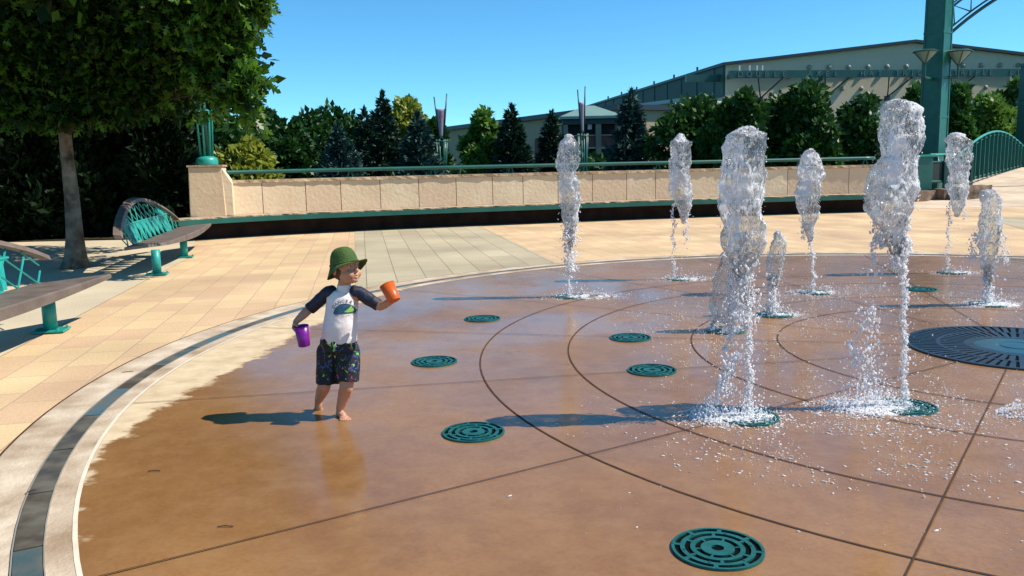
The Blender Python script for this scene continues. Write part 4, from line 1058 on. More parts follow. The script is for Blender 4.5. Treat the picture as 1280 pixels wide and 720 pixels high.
# shirt
WHITE = mat('white_swim_shirt', (0.80, 0.73, 0.71), 0.65, var=(0.72, 0.65, 0.63), vscale=10, bump=.25, bscale=35, spec=.3)
NAVYS = mat('navy_sleeve', (0.003, 0.005, 0.018), 0.6, var=(0.006, 0.010, 0.032), vscale=14, bump=.3, bscale=40)
bm = bmesh.new()
hem = c_(424, 427.5, .0)
Z = lambda p, dz: p + Vector((0, 0, dz))
loft(bm, [(hem, .0945, .083), (belly.lerp(hem, .5), .0935, .083), (Z(belly, -.01), .0915, .081), (chest.lerp(belly, .5), .0875, .075), (Z(chest, 0), .086, .068), (Z(chest, .03), .080, .060), (Z(chest, .05), .062, .050), (Z(chest, .066), .044, .040)], bodyrot)

for v in bm.verts: pass
ball(bm, chest.lerp(shL, .55), .042, sub=2); ball(bm, chest.lerp(shR, .55), .042, sub=2)
cone(bm, neck + Vector((0, .004, -.03)), neck + Vector((0.002, 0, .022)), .043, .0365, 20)
shirt = remeshed('swim_shirt', bm, WHITE, child, .0035, 18, .5)
# cloth folds
displace(shirt, lambda c: noise.noise(Vector((c.x * 22, c.y * 22, c.z * 9))) * .0035 * (1 if c.z < chest.z - .01 else .35))
def tree_of(o): 
    me = o.data; return BVHTree.FromPolygons([v.co.copy() for v in me.vertices], [p.vertices[:] for p in me.polygons])
for s, e, w_, nm in ((shL, elL, wrL, 'sleeve'), (shR, elR, wrR, 'sleeve')):
    bm = bmesh.new(); st = chest.lerp(s, .72) + Vector((0, 0, .014)); 
    ball(bm, st, .042, (.7, .95, 1), sub=3); ball(bm, s, .037, sub=3); cone(bm, st, s, .041, .037, 20); en = s.lerp(e, .93); cone(bm, s, en, .037, .0325, 20)
    sl_ = remeshed(nm, bm, NAVYS, child, .003, 4, .5)
    displace(sl_, lambda c: noise.noise(c * 30) * .003)
# small pale print on the picture right sleeve
bvR = None
# shorts
SHM = bpy.data.materials.new('printed_trunks'); SHM.use_nodes = True; n = SHM.node_tree; L = n.links; b = n.nodes['Principled BSDF']; b.inputs['Roughness'].default_value = .7
tc = n.nodes.new('ShaderNodeTexCoord'); base = None; prev = None
for i, (col, sc_, th_, off) in enumerate((((0.02, 0.07, 0.20), 26, .62, 3.3), ((0.16, 0.50, 0.05), 24, .645, 0.0), ((0.55, 0.55, 0.58), 36, .69, 7.7), ((0.42, 0.03, 0.06), 30, .69, 12.1))):
    mp = n.nodes.new('ShaderNodeMapping'); mp.inputs['Location'].default_value = (off, off * .7, off * .3); L.new(tc.outputs['Object'], mp.inputs[0])
    t = n.nodes.new('ShaderNodeTexNoise'); t.inputs['Scale'].default_value = sc_; t.inputs['Detail'].default_value = 3; t.inputs['Distortion'].default_value = 1.2; L.new(mp.outputs[0], t.inputs['Vector'])
    g_ = n.nodes.new('ShaderNodeMapRange'); g_.inputs['From Min'].default_value = th_ - .015; g_.inputs['From Max'].default_value = th_; L.new(t.outputs['Fac'], g_.inputs['Value'])
    mx = n.nodes.new('ShaderNodeMix'); mx.data_type = 'RGBA'; L.new(g_.outputs['Result'], mx.inputs['Factor']); mx.inputs['B'].default_value = (*col, 1)
    if prev is None: mx.inputs['A'].default_value = (0.004, 0.005, 0.008, 1)
    else: L.new(prev, mx.inputs['A'])
    prev = mx.outputs['Result']
L.new(prev, b.inputs['Base Color'])
bm = bmesh.new()
top = c_(423, 423, 0); ball(bm, pelv, .092, (1.06, .92, .80), bodyrot, 3)
cone(bm, top, pelv + Vector((0, 0, -.04)), .084, .088, 28)
kl = c_(409, 479, .005); kr = c_(435, 477, -.035)
ball(bm, hipL, .067, (1, 1, 1), None, 3); ball(bm, hipR, .067, (1, 1, 1), None, 3); cone(bm, hipL, kl, .067, .063, 28); cone(bm, hipR, kr, .067, .061, 28)
shorts = remeshed('swim_trunks', bm, SHM, child, .003, 7, .5)
displace(shorts, lambda c: noise.noise(Vector((c.x * 26, c.y * 26, c.z * 8))) * .006)
# chest print: dome badge, arched lettering, green creature, line of small text
bv = tree_of(shirt)
def project(me, off):
    bad = 0
    for v in me.vertices:
        r_ = bv.ray_cast(Vector((v.co.x, CY0 - .6, v.co.z)), Vector((0, 1, 0)))
        if r_[0] is not None: v.co = Vector((v.co.x, r_[0].y - off, v.co.z))
        else: v.co.y = CY0
cc_ = c_(433.5, 383); 
def patch(name, outline, m, off, parent, fine=True):
    bm = bmesh.new(); bm.faces.new([bm.verts.new((cc_.x + x, CY0, cc_.z + z)) for x, z in outline])
    bmesh.ops.triangulate(bm, faces=bm.faces); 
    for _ in range(5):
        bmesh.ops.subdivide_edges(bm, edges=[e for e in bm.edges if e.calc_length() > .006], cuts=1); bmesh.ops.triangulate(bm, faces=bm.faces)
    me = bpy.data.meshes.new(name); bm.to_mesh(me); bm.free(); project(me, off); return link_mesh(name, me, m, parent)
BADGE = mat('badge_blue', (0.012, 0.045, 0.10), 0.6, var=(0.02, 0.09, 0.14), vscale=30)
rB = .054
out = [(rB * math.cos(a), -.020 + rB * .86 * math.sin(a)) for a in [PI * k / 20 for k in range(21)]]
out = [(-.058, -.021), (-.050, -.030), (.0, -.026), (.050, -.030), (.060, -.021)] + out
badge = patch('chest_badge', out, BADGE, .0022, shirt)
cr_out = [(.000, -.018), (.004, -.012), (.014, -.012), (.018, -.004), (.026, .003), (.031, .012), (.036, .011), (.038, .002), (.044, -.004), (.046, -.014), (.038, -.020), (.020, -.021)]
patch('badge_creature', cr_out, mat('lime_print', (0.20, 0.46, 0.06), 0.6), .0036, shirt)
def letters(s, size, m, mode, rad=0, a0=0, a1=0, y=0, x0=0, x1=0):
    for i, ch in enumerate(s):
        if ch == ' ': continue
        t = i / (len(s) - 1); me = text_mesh(ch, size)
        if mode == 'arc': a = a0 + (a1 - a0) * t; ox, oz, ro = rad * math.cos(a), -.020 + rad * .90 * math.sin(a), a - PI / 2
        else: ox, oz, ro = x0 + (x1 - x0) * t, y + .004 * (1 - (2 * t - 1) ** 2) * -1, 0
        bb = bmesh.new(); bb.from_mesh(me); bmesh.ops.triangulate(bb, faces=bb.faces)
        bmesh.ops.subdivide_edges(bb, edges=bb.edges, cuts=1); 
        for v in bb.verts:
            X, Z = v.co.x, v.co.y; v.co = Vector((cc_.x + ox + X * math.cos(ro) - Z * math.sin(ro), CY0, cc_.z + oz + X * math.sin(ro) + Z * math.cos(ro)))
        bb.to_mesh(me); bb.free(); project(me, .003); link_mesh('print_letter', me, m, shirt)
letters('DANGER!', .024, mat('navy_print', (0.03, 0.06, 0.14), 0.6), 'arc', rad=.064, a0=R(148), a1=R(42))
letters('NO SWIMMING', .0095, mat('red_print', (0.35, 0.06, 0.10), 0.6), 'line', y=-.034, x0=-.044, x1=.050)

# cups
def cup(loc, axis, rt, rb, h_, col, name, label):
    root = empty(name, loc, 0, label, 'cup'); root.rotation_euler = Vector(axis).to_track_quat('Z', 'Y').to_euler()
    bm = bmesh.new(); lathe(bm, [(0, -h_ / 2), (rb, -h_ / 2), (rb + .001, -h_ / 2 + .002), (rt, h_ / 2), (rt - .002, h_ / 2), (rb - .001, -h_ / 2 + .003), (0, -h_ / 2 + .003)], 36)
    obj('cup_wall', bm, col, root, True)
    bm = bmesh.new(); tube(bm, [(rt * math.cos(2 * PI * k / 36), rt * math.sin(2 * PI * k / 36), h_ / 2) for k in range(36)], .0018, 6, True); obj('rim', bm, col, root, True)
    return root
PUR = mat('purple_plastic', (0.22, 0.014, 0.30), 0.3, trans=.25); ORG = mat('orange_plastic', (0.80, 0.15, 0.02), 0.35, trans=.3)
cup(cupL, (-.06, -.12, 1), .038, .030, .108, PUR, 'purple_cup', 'purple plastic cup held low in the child\'s hand on the left of the photo')
cup(cupR, (-.42, .30, .80), .040, .031, .098, ORG, 'orange_cup', 'orange plastic cup tipped upside down in the child\'s raised hand')

# ------------------------------------------------------------------ vegetation
def leaf_mat(name, c1, c2, tr=0.25, rough=0.45, spec=0.35, ipow=1.0):
    return mat(name, c1, rough, island=c2, trans=tr, spec=spec, ipow=ipow)
def leaves(name, P, Nrm, size, tmpl, m, parent, jit=0.9, seed=0, aspect=1.0):
    """P (n,3) positions, Nrm (n,3) rough outward directions; one flat leaf polygon each"""
    g = np.random.default_rng(seed); n = len(P); k = len(tmpl)
    u = Nrm + g.normal(0, jit, (n, 3)); u /= np.linalg.norm(u, axis=1, keepdims=True) + 1e-9      # leaf axis
    r_ = g.normal(0, 1, (n, 3)); v = np.cross(u, r_); v /= np.linalg.norm(v, axis=1, keepdims=True) + 1e-9
    w_ = np.cross(u, v)
    s = (size * g.uniform(0.6, 1.25, n))[:, None, None]
    T = np.array(tmpl)      # (k,2): along, across
    bend = -0.35 * T[:, 0] ** 2
    V = P[:, None, :] + s * (T[None, :, 0, None] * u[:, None, :] + T[None, :, 1, None] * aspect * v[:, None, :] + bend[None, :, None] * w_[:, None, :])
    V = V.reshape(-1, 3)
    me = bpy.data.meshes.new(name)
    me.vertices.add(n * k); me.vertices.foreach_set('co', V.ravel())
    me.loops.add(n * k); me.loops.foreach_set('vertex_index', np.arange(n * k, dtype=np.int32))
    me.polygons.add(n); me.polygons.foreach_set('loop_start', np.arange(0, n * k, k, dtype=np.int32))
    try: me.polygons.foreach_set('loop_total', np.full(n, k, dtype=np.int32))
    except Exception: pass
    me.update(calc_edges=True); me.validate()
    return link_mesh(name, me, m, parent)
OAK = [(0, .015), (.20, .05), (.32, .34), (.38, .07), (.50, .09), (.72, .44), (.66, .09), (.86, .20), (1.08, 0), (.86, -.20), (.66, -.09), (.72, -.44), (.50, -.09), (.38, -.07), (.32, -.34), (.20, -.05), (0, -.015)]
DIA = [(0, 0), (.45, .34), (1, 0), (.45, -.34)]
NEED = [(0, .05), (.5, .16), (1, 0), (.5, -.16)]
def sph(g, n):
    v = g.normal(0, 1, (n, 3)); return v / np.linalg.norm(v, axis=1, keepdims=True)
def crown_points(g, lobes, n, shell=0.45):
    """lobes: list of (centre, radii); n points mostly near the lobe shells"""
    vol = np.array([r[0] * r[1] for c, r in lobes]); pr = vol / vol.sum()
    idx = g.choice(len(lobes), n, p=pr); d = sph(g, n); rr = 1 - shell * g.random(n) ** 1.6
    C_ = np.array([c for c, r in lobes])[idx]; R_ = np.array([r for c, r in lobes])[idx]
    return C_ + d * R_ * rr[:, None], d
BARK = mat('grey_bark', (0.20, 0.17, 0.13), 0.9, var=(0.07, 0.055, 0.04), vscale=7, bump=0.8, bscale=22, spec=0.1)
BARKD = mat('dark_bark', (0.05, 0.038, 0.028), 0.95, var=(0.03, 0.022, 0.016), vscale=7, spec=0.1)
def limb(bm, a, b, r0, r1, sag=0.1, seg=6, n=6):
    a = Vector(a); b = Vector(b); pts = []
    off = Vector((random.uniform(-1, 1), random.uniform(-1, 1), 0)) * (b - a).length * sag
    for i in range(n + 1):
        t = i / n; pts.append(a.lerp(b, t) + off * math.sin(PI * t) + Vector((0, 0, (b - a).length * 0.08 * math.sin(PI * t))))
    tube(bm, pts, [r0 + (r1 - r0) * i / n for i in range(n + 1)], seg)
def decid(name, loc, h, r, m, label, n=5200, leaf=0.34, seed=1, group=None, cat='tree', low=0.22, rag=1.8, squash=1.0):
    g = np.random.default_rng(seed); random.seed(seed)
    root = empty(name, loc, 0, label, cat, group)
    lobes = []
    nl = 17
    for i in range(nl):
        zt = low + (0.97 - low) * (i + 0.5) / nl; prof = math.sin(PI * min(1, (zt - low) / (1 - low) * 0.86 + 0.12)) ** 0.6
        a = i * 2.4 + g.uniform(-.4, .4); q = r * prof * g.uniform(0.30, 0.80); lr = r * g.uniform(0.22, 0.55) * (0.55 + 0.45 * prof)
        lobes.append(((q * math.cos(a), q * math.sin(a), zt * h - lr * 0.3), (lr, lr, lr * g.uniform(.7, 1.0) * squash)))
    P, d = crown_points(g, lobes, n, 0.5)
    Ps, ds = crown_points(g, [(c, (a * 1.2, b * 1.2, c2 * 1.25)) for c, (a, b, c2) in lobes], int(n * 0.12 * rag), 0.3)
    P = np.vstack([P, Ps]); d = np.vstack([d, ds])
    leaves('crown', P, d + np.array([0, 0, .3]), leaf, DIA, m, root, 0.8, seed)
    bm = bmesh.new(); tube(bm, [(0, 0, -0.1), (0.02 * h, 0, h * .3), (0, 0.01 * h, h * .8)], [h * .022, h * .016, h * .006], 8)
    for c, rr in lobes[::2]: limb(bm, (0.01 * h, 0, max(h * .15, c[2] * .6)), c, h * .008, h * .002)
    obj('trunk', bm, BARKD, root)
    return root
def spruce(name, loc, h, r, m, label, n=6500, seed=1, group=None, leaf=0.3, sparse=1.0):
    g = np.random.default_rng(seed)
    root = empty(name, loc, 0, label, 'spruce', group)
    P = []; D = []
    lv = int(h / 0.30); 
    per = n // lv
    for i in range(lv):
        t = (i + 0.3) / lv; z = h * (0.03 + 0.95 * t); rad = r * (1 - t) ** 0.85 * g.uniform(0.88, 1.08) + 0.05
        nb = max(5, int(13 * (1 - t) + 5)); m_ = max(40, int(per * (1.9 * (1 - t) + 0.15)))
        ba = g.uniform(0, 2 * PI, nb); bl = rad * g.uniform(0.72, 1.12, nb)
        bi = g.integers(0, nb, m_); s = g.random(m_) ** 0.6
        aa = ba[bi] + g.normal(0, 0.17, m_) * (1.1 - s * 0.6); rr = bl[bi] * s
        zz = z - 0.22 * rr + 0.20 * rr * s + g.normal(0, 0.05 + .02 * h * .1, m_)
        P.append(np.stack([rr * np.cos(aa), rr * np.sin(aa), zz], 1)); D.append(np.stack([np.cos(aa), np.sin(aa), 0.15 + 0 * aa], 1))
    P = np.vstack(P); D = np.vstack(D)
    tip = np.stack([g.normal(0, .03, 60), g.normal(0, .03, 60), g.uniform(h * .93, h * 1.02, 60)], 1); P = np.vstack([P, tip]); D = np.vstack([D, np.tile([0, 0, 1.5], (60, 1))])
    leaves('crown', P, D * 1.2, leaf, NEED, m, root, 0.55, seed)
    bm = bmesh.new(); tube(bm, [(0, 0, -0.1), (0, 0, h * .5), (0, 0, h * .96)], [h * .02, h * .012, h * .003], 8); obj('trunk', bm, BARKD, root)
    return root
L_DK = leaf_mat('leaf_dark_green', (0.012, 0.048, 0.008), (0.032, 0.095, 0.016), 0.2)
L_MD = leaf_mat('leaf_mid_green', (0.025, 0.085, 0.012), (0.06, 0.16, 0.025), 0.3)
L_LT = leaf_mat('leaf_light_green', (0.07, 0.16, 0.02), (0.14, 0.26, 0.04), 0.35)
L_YL = leaf_mat('leaf_yellow_green', (0.20, 0.25, 0.03), (0.34, 0.36, 0.05), 0.4)
L_SH = leaf_mat('leaf_shrub_green', (0.014, 0.055, 0.008), (0.045, 0.125, 0.02), 0.2)
N_DK = leaf_mat('needle_dark', (0.008, 0.030, 0.014), (0.022, 0.062, 0.032), 0.1, 0.5)
N_BL = leaf_mat('needle_blue', (0.014, 0.045, 0.038), (0.045, 0.105, 0.092), 0.1, 0.5)
N_SHADE = leaf_mat('needle_shade_dark', (0.004, 0.012, 0.004), (0.012, 0.032, 0.010), 0.05, 0.6, 0.15)  # tree shade put into the needle colour

def kw_shrub(k): return k.get('name') == 'shrub_tree'
def plant(fn, px, ytop, Y, wpx, m, label, seed, **k):
    b = at(px, 200, Y); t = at(px, ytop, Y); h = t.z + 0.0; r = wpx * (1.5 if kw_shrub(k) else 1.32 if fn is decid else 1.2) / 2 / F * Y
    return fn(k.pop('name'), (b.x, Y, 0), h, r, m, label, seed=seed, **k)
TG = 'trees beyond the stone wall'
T = [
 (decid, 'deciduous_tree', 258, 118, 26, 70, L_DK, 'dark leafy tree rising directly behind the turquoise torch', dict(n=6000, leaf=.30)),
 (decid, 'deciduous_tree', 325, 142, 40, 78, L_DK, 'round dark green tree in the gap right of the torch', dict(n=6000, leaf=.38)),
 (decid, 'deciduous_bush', 305, 178, 25, 56, L_YL, 'low yellow green bush against the wall right of the pier', dict(n=2600, leaf=.22, low=.1)),
 (decid, 'deciduous_tree', 288, 152, 29, 50, L_MD, 'mid green tree behind the yellow green bush', dict(n=4500, leaf=.28)),
 (decid, 'deciduous_tree', 405, 146, 48, 96, L_DK, 'widest round crowned tree in the row, left of the tall spruces', dict(n=7000, leaf=.42)),
 (decid, 'deciduous_tree', 362, 156, 38, 52, L_DK, 'small dark tree between two rounder ones', dict(n=4500, leaf=.32)),
 (spruce, 'spruce_tree', 425, 160, 36, 60, N_BL, 'bluish spruce partly in front of the widest round tree', dict()),
 (decid, 'deciduous_tree', 447, 158, 50, 44, L_MD, 'thin mid green tree just left of the dark spruce pair', dict(n=3500, leaf=.4)),
 (spruce, 'spruce_tree', 458, 140, 44, 46, N_DK, 'narrow dark spruce left of the tallest spruce', dict()),
 (spruce, 'spruce_tree', 481, 121, 40, 62, N_DK, 'tallest dark spruce of the group left of the yellow tree', dict(n=9000)),
 (decid, 'yellow_tree', 511, 124, 46, 44, L_YL, 'bright yellow green tree between the spruces', dict(n=4200, leaf=.36)),
 (decid, 'deciduous_tree', 538, 152, 46, 40, L_DK, 'dark tree half hidden behind the left banner pole', dict(n=3500, leaf=.36)),
 (spruce, 'spruce_tree', 524, 146, 37, 56, N_BL, 'blue spruce in front of the yellow tree', dict(n=8000)),
 (decid, 'young_tree', 604, 136, 40, 34, L_LT, 'slim light green young tree right of the left banner pole', dict(n=3000, leaf=.34, low=.08, rag=2)),
 (spruce, 'spruce_tree', 641, 137, 39, 58, N_DK, 'broad dark spruce right of the slim light green tree', dict(n=9000)),
 (spruce, 'spruce_tree', 690, 144, 41, 46, N_DK, 'small dark spruce behind the solitary leftmost jet', dict(n=6500)),
 (spruce, 'spruce_tree', 789, 118, 37, 62, N_BL, 'tall bluish spruce standing before the arena annex', dict(n=10000)),
 (decid, 'shrub_tree', 868, 123, 35, 74, L_SH, 'bushy dark tree in front of the arena corner', dict(n=7500, leaf=.26, low=.04)),
 (decid, 'shrub_tree', 921, 111, 33, 58, L_SH, 'bushy dark tree under the letters at the left end of the beam', dict(n=7000, leaf=.26, low=.04)),
 (decid, 'shrub_tree', 958, 124, 35, 60, L_SH, 'lower bush between the two taller ones before the arena', dict(n=6000, leaf=.26, low=.04)),
 (decid, 'shrub_tree', 1003, 108, 33, 76, L_SH, 'broadest bushy tree before the arena, right of the tall middle jet', dict(n=8500, leaf=.26, low=.04)),
 (decid, 'shrub_tree', 1071, 118, 34, 54, L_SH, 'upright bush standing alone behind the tallest jet', dict(n=6000, leaf=.26, low=.04)),
 (decid, 'shrub_tree', 1140, 104, 36, 30, L_MD, 'narrow green tree peeking out left of the tall column', dict(n=3000, leaf=.28, low=.04)),
 (decid, 'light_tree', 1192, 105, 38, 40, L_MD, 'green tree immediately right of the tall column', dict(n=4500, leaf=.3, low=.04)),
 (decid, 'light_tree', 1232, 122, 40, 56, L_LT, 'light green bush above the arched railing', dict(n=5500, leaf=.32, low=.04)),
 (decid, 'light_tree', 1268, 100, 43, 56, L_MD, 'taller green tree near the right border behind the short column', dict(n=5000, leaf=.32, low=.04)),
]
for i, (fn, nm, px, yt, Y, wd, m, lb, kw) in enumerate(T):
    plant(fn, px, yt, Y, wd, m, lb, 20 + i, name=nm, group=TG, **kw)
# low green strip far beyond, behind everything
g = np.random.default_rng(5); n = 26000
xs = g.uniform(-60, 70, n); ys = g.uniform(60, 66, n) + np.where(xs > 18, -17, 0) * 1.0
zs = g.random(n) ** 0.8 * (1.25 + 0.35 * np.sin(xs * .35) + .25 * np.sin(xs * 1.3))
tag(leaves('hedge_row', np.stack([xs, ys, zs], 1), np.tile([0, -.3, .6], (n, 1)), 0.5, DIA, L_DK, None, .8, 5), 'low dark green hedge mass at the foot of the far buildings', 'hedge', kind='stuff')

# dense dark evergreens on the left, the big tree's shade put into their needle colour
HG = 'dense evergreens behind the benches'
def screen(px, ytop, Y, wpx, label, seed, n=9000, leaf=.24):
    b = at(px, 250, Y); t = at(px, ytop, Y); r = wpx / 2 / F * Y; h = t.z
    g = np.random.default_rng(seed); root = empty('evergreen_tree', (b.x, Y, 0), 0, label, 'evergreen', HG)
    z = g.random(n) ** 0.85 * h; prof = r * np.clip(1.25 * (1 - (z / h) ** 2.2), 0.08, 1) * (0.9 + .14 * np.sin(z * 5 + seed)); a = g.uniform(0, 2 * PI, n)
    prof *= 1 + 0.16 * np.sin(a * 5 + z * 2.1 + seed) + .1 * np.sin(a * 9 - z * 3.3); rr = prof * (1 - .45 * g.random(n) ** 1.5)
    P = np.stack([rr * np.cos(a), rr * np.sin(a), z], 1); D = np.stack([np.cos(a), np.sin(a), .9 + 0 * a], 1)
    leaves('crown', P, D, leaf, NEED, N_SHADE, root, .5, seed, aspect=1.5)
    bm = bmesh.new(); tube(bm, [(0, 0, -.1), (0, 0, h * .9)], [r * .1, .03], 8); obj('trunk', bm, BARKD, root)
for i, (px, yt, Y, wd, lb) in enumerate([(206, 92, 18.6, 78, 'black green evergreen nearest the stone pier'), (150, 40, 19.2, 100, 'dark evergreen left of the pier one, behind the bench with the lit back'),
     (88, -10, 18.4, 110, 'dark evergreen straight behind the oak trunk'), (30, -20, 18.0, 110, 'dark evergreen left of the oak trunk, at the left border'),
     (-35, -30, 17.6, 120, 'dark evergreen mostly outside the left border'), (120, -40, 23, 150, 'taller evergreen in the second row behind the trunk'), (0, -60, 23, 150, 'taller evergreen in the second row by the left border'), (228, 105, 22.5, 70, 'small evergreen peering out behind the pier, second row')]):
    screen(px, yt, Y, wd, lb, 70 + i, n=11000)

# the big oak
random.seed(3)
oak = empty('oak_tree', (-6.32, 12.0, 0), 0, 'large lobed leaf oak overhanging the benches, its pale trunk beside the near bench', 'tree')
O0 = Vector((-6.32, 12.0, 0))
bm = bmesh.new()
prof = [(0, .235), (.07, .20), (.2, .165), (.5, .135), (1.0, .115), (1.7, .10), (2.6, .09), (3.6, .075), (5.0, .05)]
tube(bm, [(0.015 * z + .02 * math.sin(z * 2), 0.01 * z, z) for z, r_ in prof], [r_ * .86 for z, r_ in prof], 16)
for v in bm.verts:
    if v.co.z < .5:
        a = math.atan2(v.co.y, v.co.x); k = 1 + .18 * math.sin(a * 5 + 1) * (1 - v.co.z / .5); v.co.x *= k; v.co.y *= k
obj('trunk', bm, mat('oak_bark', (0.24, 0.20, 0.15), 0.9, var=(0.05, 0.04, 0.03), vscale=5.5, bump=0.9, bscale=18, spec=0.1, detail=9), oak, True)
L_OAK_SHADE = leaf_mat('oak_leaf_shaded', (0.005, 0.020, 0.003), (0.085, 0.20, 0.018), 0.45, 0.45, 0.15, ipow=3.2)  # mostly dark leaf colour, imitating the shaded crown
L_OAK_SUN = leaf_mat('oak_leaf_sunlit', (0.022, 0.080, 0.008), (0.13, 0.28, 0.026), 0.5, 0.38, 0.35, ipow=1.2)  # brighter copy, sunlight on the outer leaves put into the colour
# lobes from the silhouette in the view, some added at trunk depth to shade it: (px, py, Y, radius)
sil = [(86, 136, 11.1, .30), (112, 142, 11.2, .26), (62, 146, 11.2, .28), (30, 138, 11.2, .36), (60, 122, 11.3, .42), (102, 112, 11.3, .38), (140, 136, 11.3, .30), (20, 112, 11.3, .5), (172, 130, 11.2, .3), (322, 2, 10.8, .20), (306, 14, 10.8, .22), (288, -25, 10.6, .50), (262, 8, 10.9, .50), (291, 38, 10.9, .24), (270, 48, 10.9, .34), (283, 66, 11, .20), (252, 72, 11.0, .40), (308, 98, 10.7, .15), (322, 104, 10.6, .12), (300, 112, 10.7, .13), (288, 96, 10.9, .16), (294, 126, 10.7, .08), (265, 104, 10.9, .24), (272, 84, 10.9, .2), (222, 92, 11.1, .36), (196, 104, 11.2, .36), (176, 100, 11.3, .5), (200, 95, 12, .6), (240, 60, 12, .6), (270, 20, 12, .6), (180, 60, 12, .7), (150, 85, 12, .6), (208, 40, 11, .8), (238, 0, 10.8, .7), (150, 60, 11.2, .8), (150, 118, 11.4, .4), (120, 100, 11.3, .55), (95, 60, 11.3, .8), (60, 100, 11.5, .6), (40, 50, 11.2, .8), (10, 90, 11.4, .7), (0, 30, 11, .8), (125, 15, 10.9, .8), (65, 10, 10.9, .8), (-40, 70, 11.5, 1.0), (190, -20, 10.8, .9)]
NS = len(sil)
lobes = []
for px, py, Y, rr in sil:
    c = at(px, py, Y) - O0; lobes.append((tuple(c), (rr, rr, rr * .8)))
for k in range(26):
    a = random.uniform(0, 2 * PI); q = math.sqrt(random.random()) * 2.6; z = random.uniform(3.6, 7.2); f_ = math.sqrt(max(0.1, 1 - ((z - 4.3) / 3.6) ** 2))
    lobes.append(((q * f_ * math.cos(a) - .35, q * f_ * math.sin(a) + .3, z), (.95, .95, .75)))
for k in range(34):  # unseen lobes added overhead to block sun from the crown
    c = at(random.uniform(90, 335), random.uniform(-340, -125), random.uniform(10.2, 12.8)) - O0; lobes.append((tuple(c), (.7, .7, .6)))
for k in range(14):
    a = random.uniform(0.2, PI); q = 1 + random.random() * 2.2; lobes.append(((q * math.cos(a) - .6, q * math.sin(a), random.uniform(2.7, 3.8)), (.9, .9, .55)))
g = np.random.default_rng(11)
P, d = crown_points(g, [(c, tuple(x * .9 for x in r_)) for c, r_ in lobes[:NS]], 25000, 0.9)
leaves('crown', P, d + np.array([0, 0, -.45]), 0.135, OAK, L_OAK_SHADE, oak, .75, 11)
outer = [l for l, q_ in zip(lobes[:NS], sil) if q_[0] > 232]
P, d = crown_points(g, [(c, tuple(x * 1.12 for x in r_)) for c, r_ in outer], 4200, 0.5)
PP = [P]; DD = [d]; TWG = []
for k in range(150):
    c, r_ = outer[g.integers(0, len(outer))]; c = np.array(c); st = c + g.normal(0, .4, 3) * np.array(r_)
    dr = np.array([g.uniform(.2, 1), g.uniform(-.9, .3), g.uniform(-1.0, .25)]); dr /= np.linalg.norm(dr); ln = g.uniform(.25, .5); 
    en = st + dr * ln
    e_ = O0 + Vector(en); 
    if e_.y > 1:
        pxe = 640 + F * e_.x / e_.y
        if pxe > 338: continue
    TWG.append((st, en)); t = g.random(9)[:, None]; PP.append(st + (en - st) * t + np.array([0, 0, -.06]) * t * t + g.normal(0, .015, (9, 3))); DD.append(np.tile(dr + np.array([0, 0, -.3]), (9, 1)))
P = np.vstack(PP); d = np.vstack(DD)
leaves('outer_sprays', P, d + np.array([.1, 0, -.3]), 0.145, OAK, L_OAK_SUN, oak, .5, 13)
P, d = crown_points(g, lobes[NS:], 34000, 0.8)
leaves('upper_crown_shading', P, d + np.array([0, 0, -.1]), 0.19, DIA, L_OAK_SHADE, oak, .75, 12)  # holds the added shading lobes too
bm = bmesh.new()
for i, (c, rr) in enumerate(lobes):
    c = Vector(c); h0 = min(max(1.9, c.z * .62), 4.6); s = Vector((0.015 * h0, .01 * h0, h0))
    mid = s.lerp(c, .55) + Vector((0, 0, .15)); limb(bm, s, mid, .035, .018, .05, 5, 4); limb(bm, mid, c, .018, .006, .06, 5, 4)
    if rr[0] < .45:
        for q in range(5): limb(bm, c, c + Vector((random.uniform(-1, 1), random.uniform(-1, 1), random.uniform(-1, .6))) * rr[0], .006, .003, .05, 4, 2)
for a_, b_ in TWG: limb(bm, a_, b_, .005, .002, .04, 4, 2)
obj('branches', bm, BARKD, oak)
# oak copy added mostly out of view to darken the upper left
c_ = kids(oak)
ok2 = copy_tree(oak); ok2.location = (-10.2, 14.6, 0); ok2.rotation_euler[2] = R(190); ok2['label'] = 'added oak copy left of view, put there to darken the upper left corner'
# grass tufts and litter
TW = mat('dry_twig', (0.035, 0.02, 0.012), 0.9)
for i, (px, py, l, a, lb) in enumerate([(193, 592, .055, .05, 'small dark twig on the wet pad left below the child\'s shadow'), (360, 467, .07, .4, 'twig by the curved drain, left of the child\'s cup'), (282, 662, .06, .0, 'thin faint twig near the bottom left of the pad'), (38, 618, .05, 1.3, 'bit of litter on the pavers by the left border')]):
    if i == 1: px, py = 160, 467
    q = gp(px, py); bm = bmesh.new(); tube(bm, [(-l / 2, 0, .004), (0, .002, .006), (l / 2, -.001, .004)], .0022, 5)
    o = tag(obj('twig', bm, TW), lb, 'twig', 'twigs lying on the ground'); o.location = (q.x, q.y, .009); o.rotation_euler[2] = a

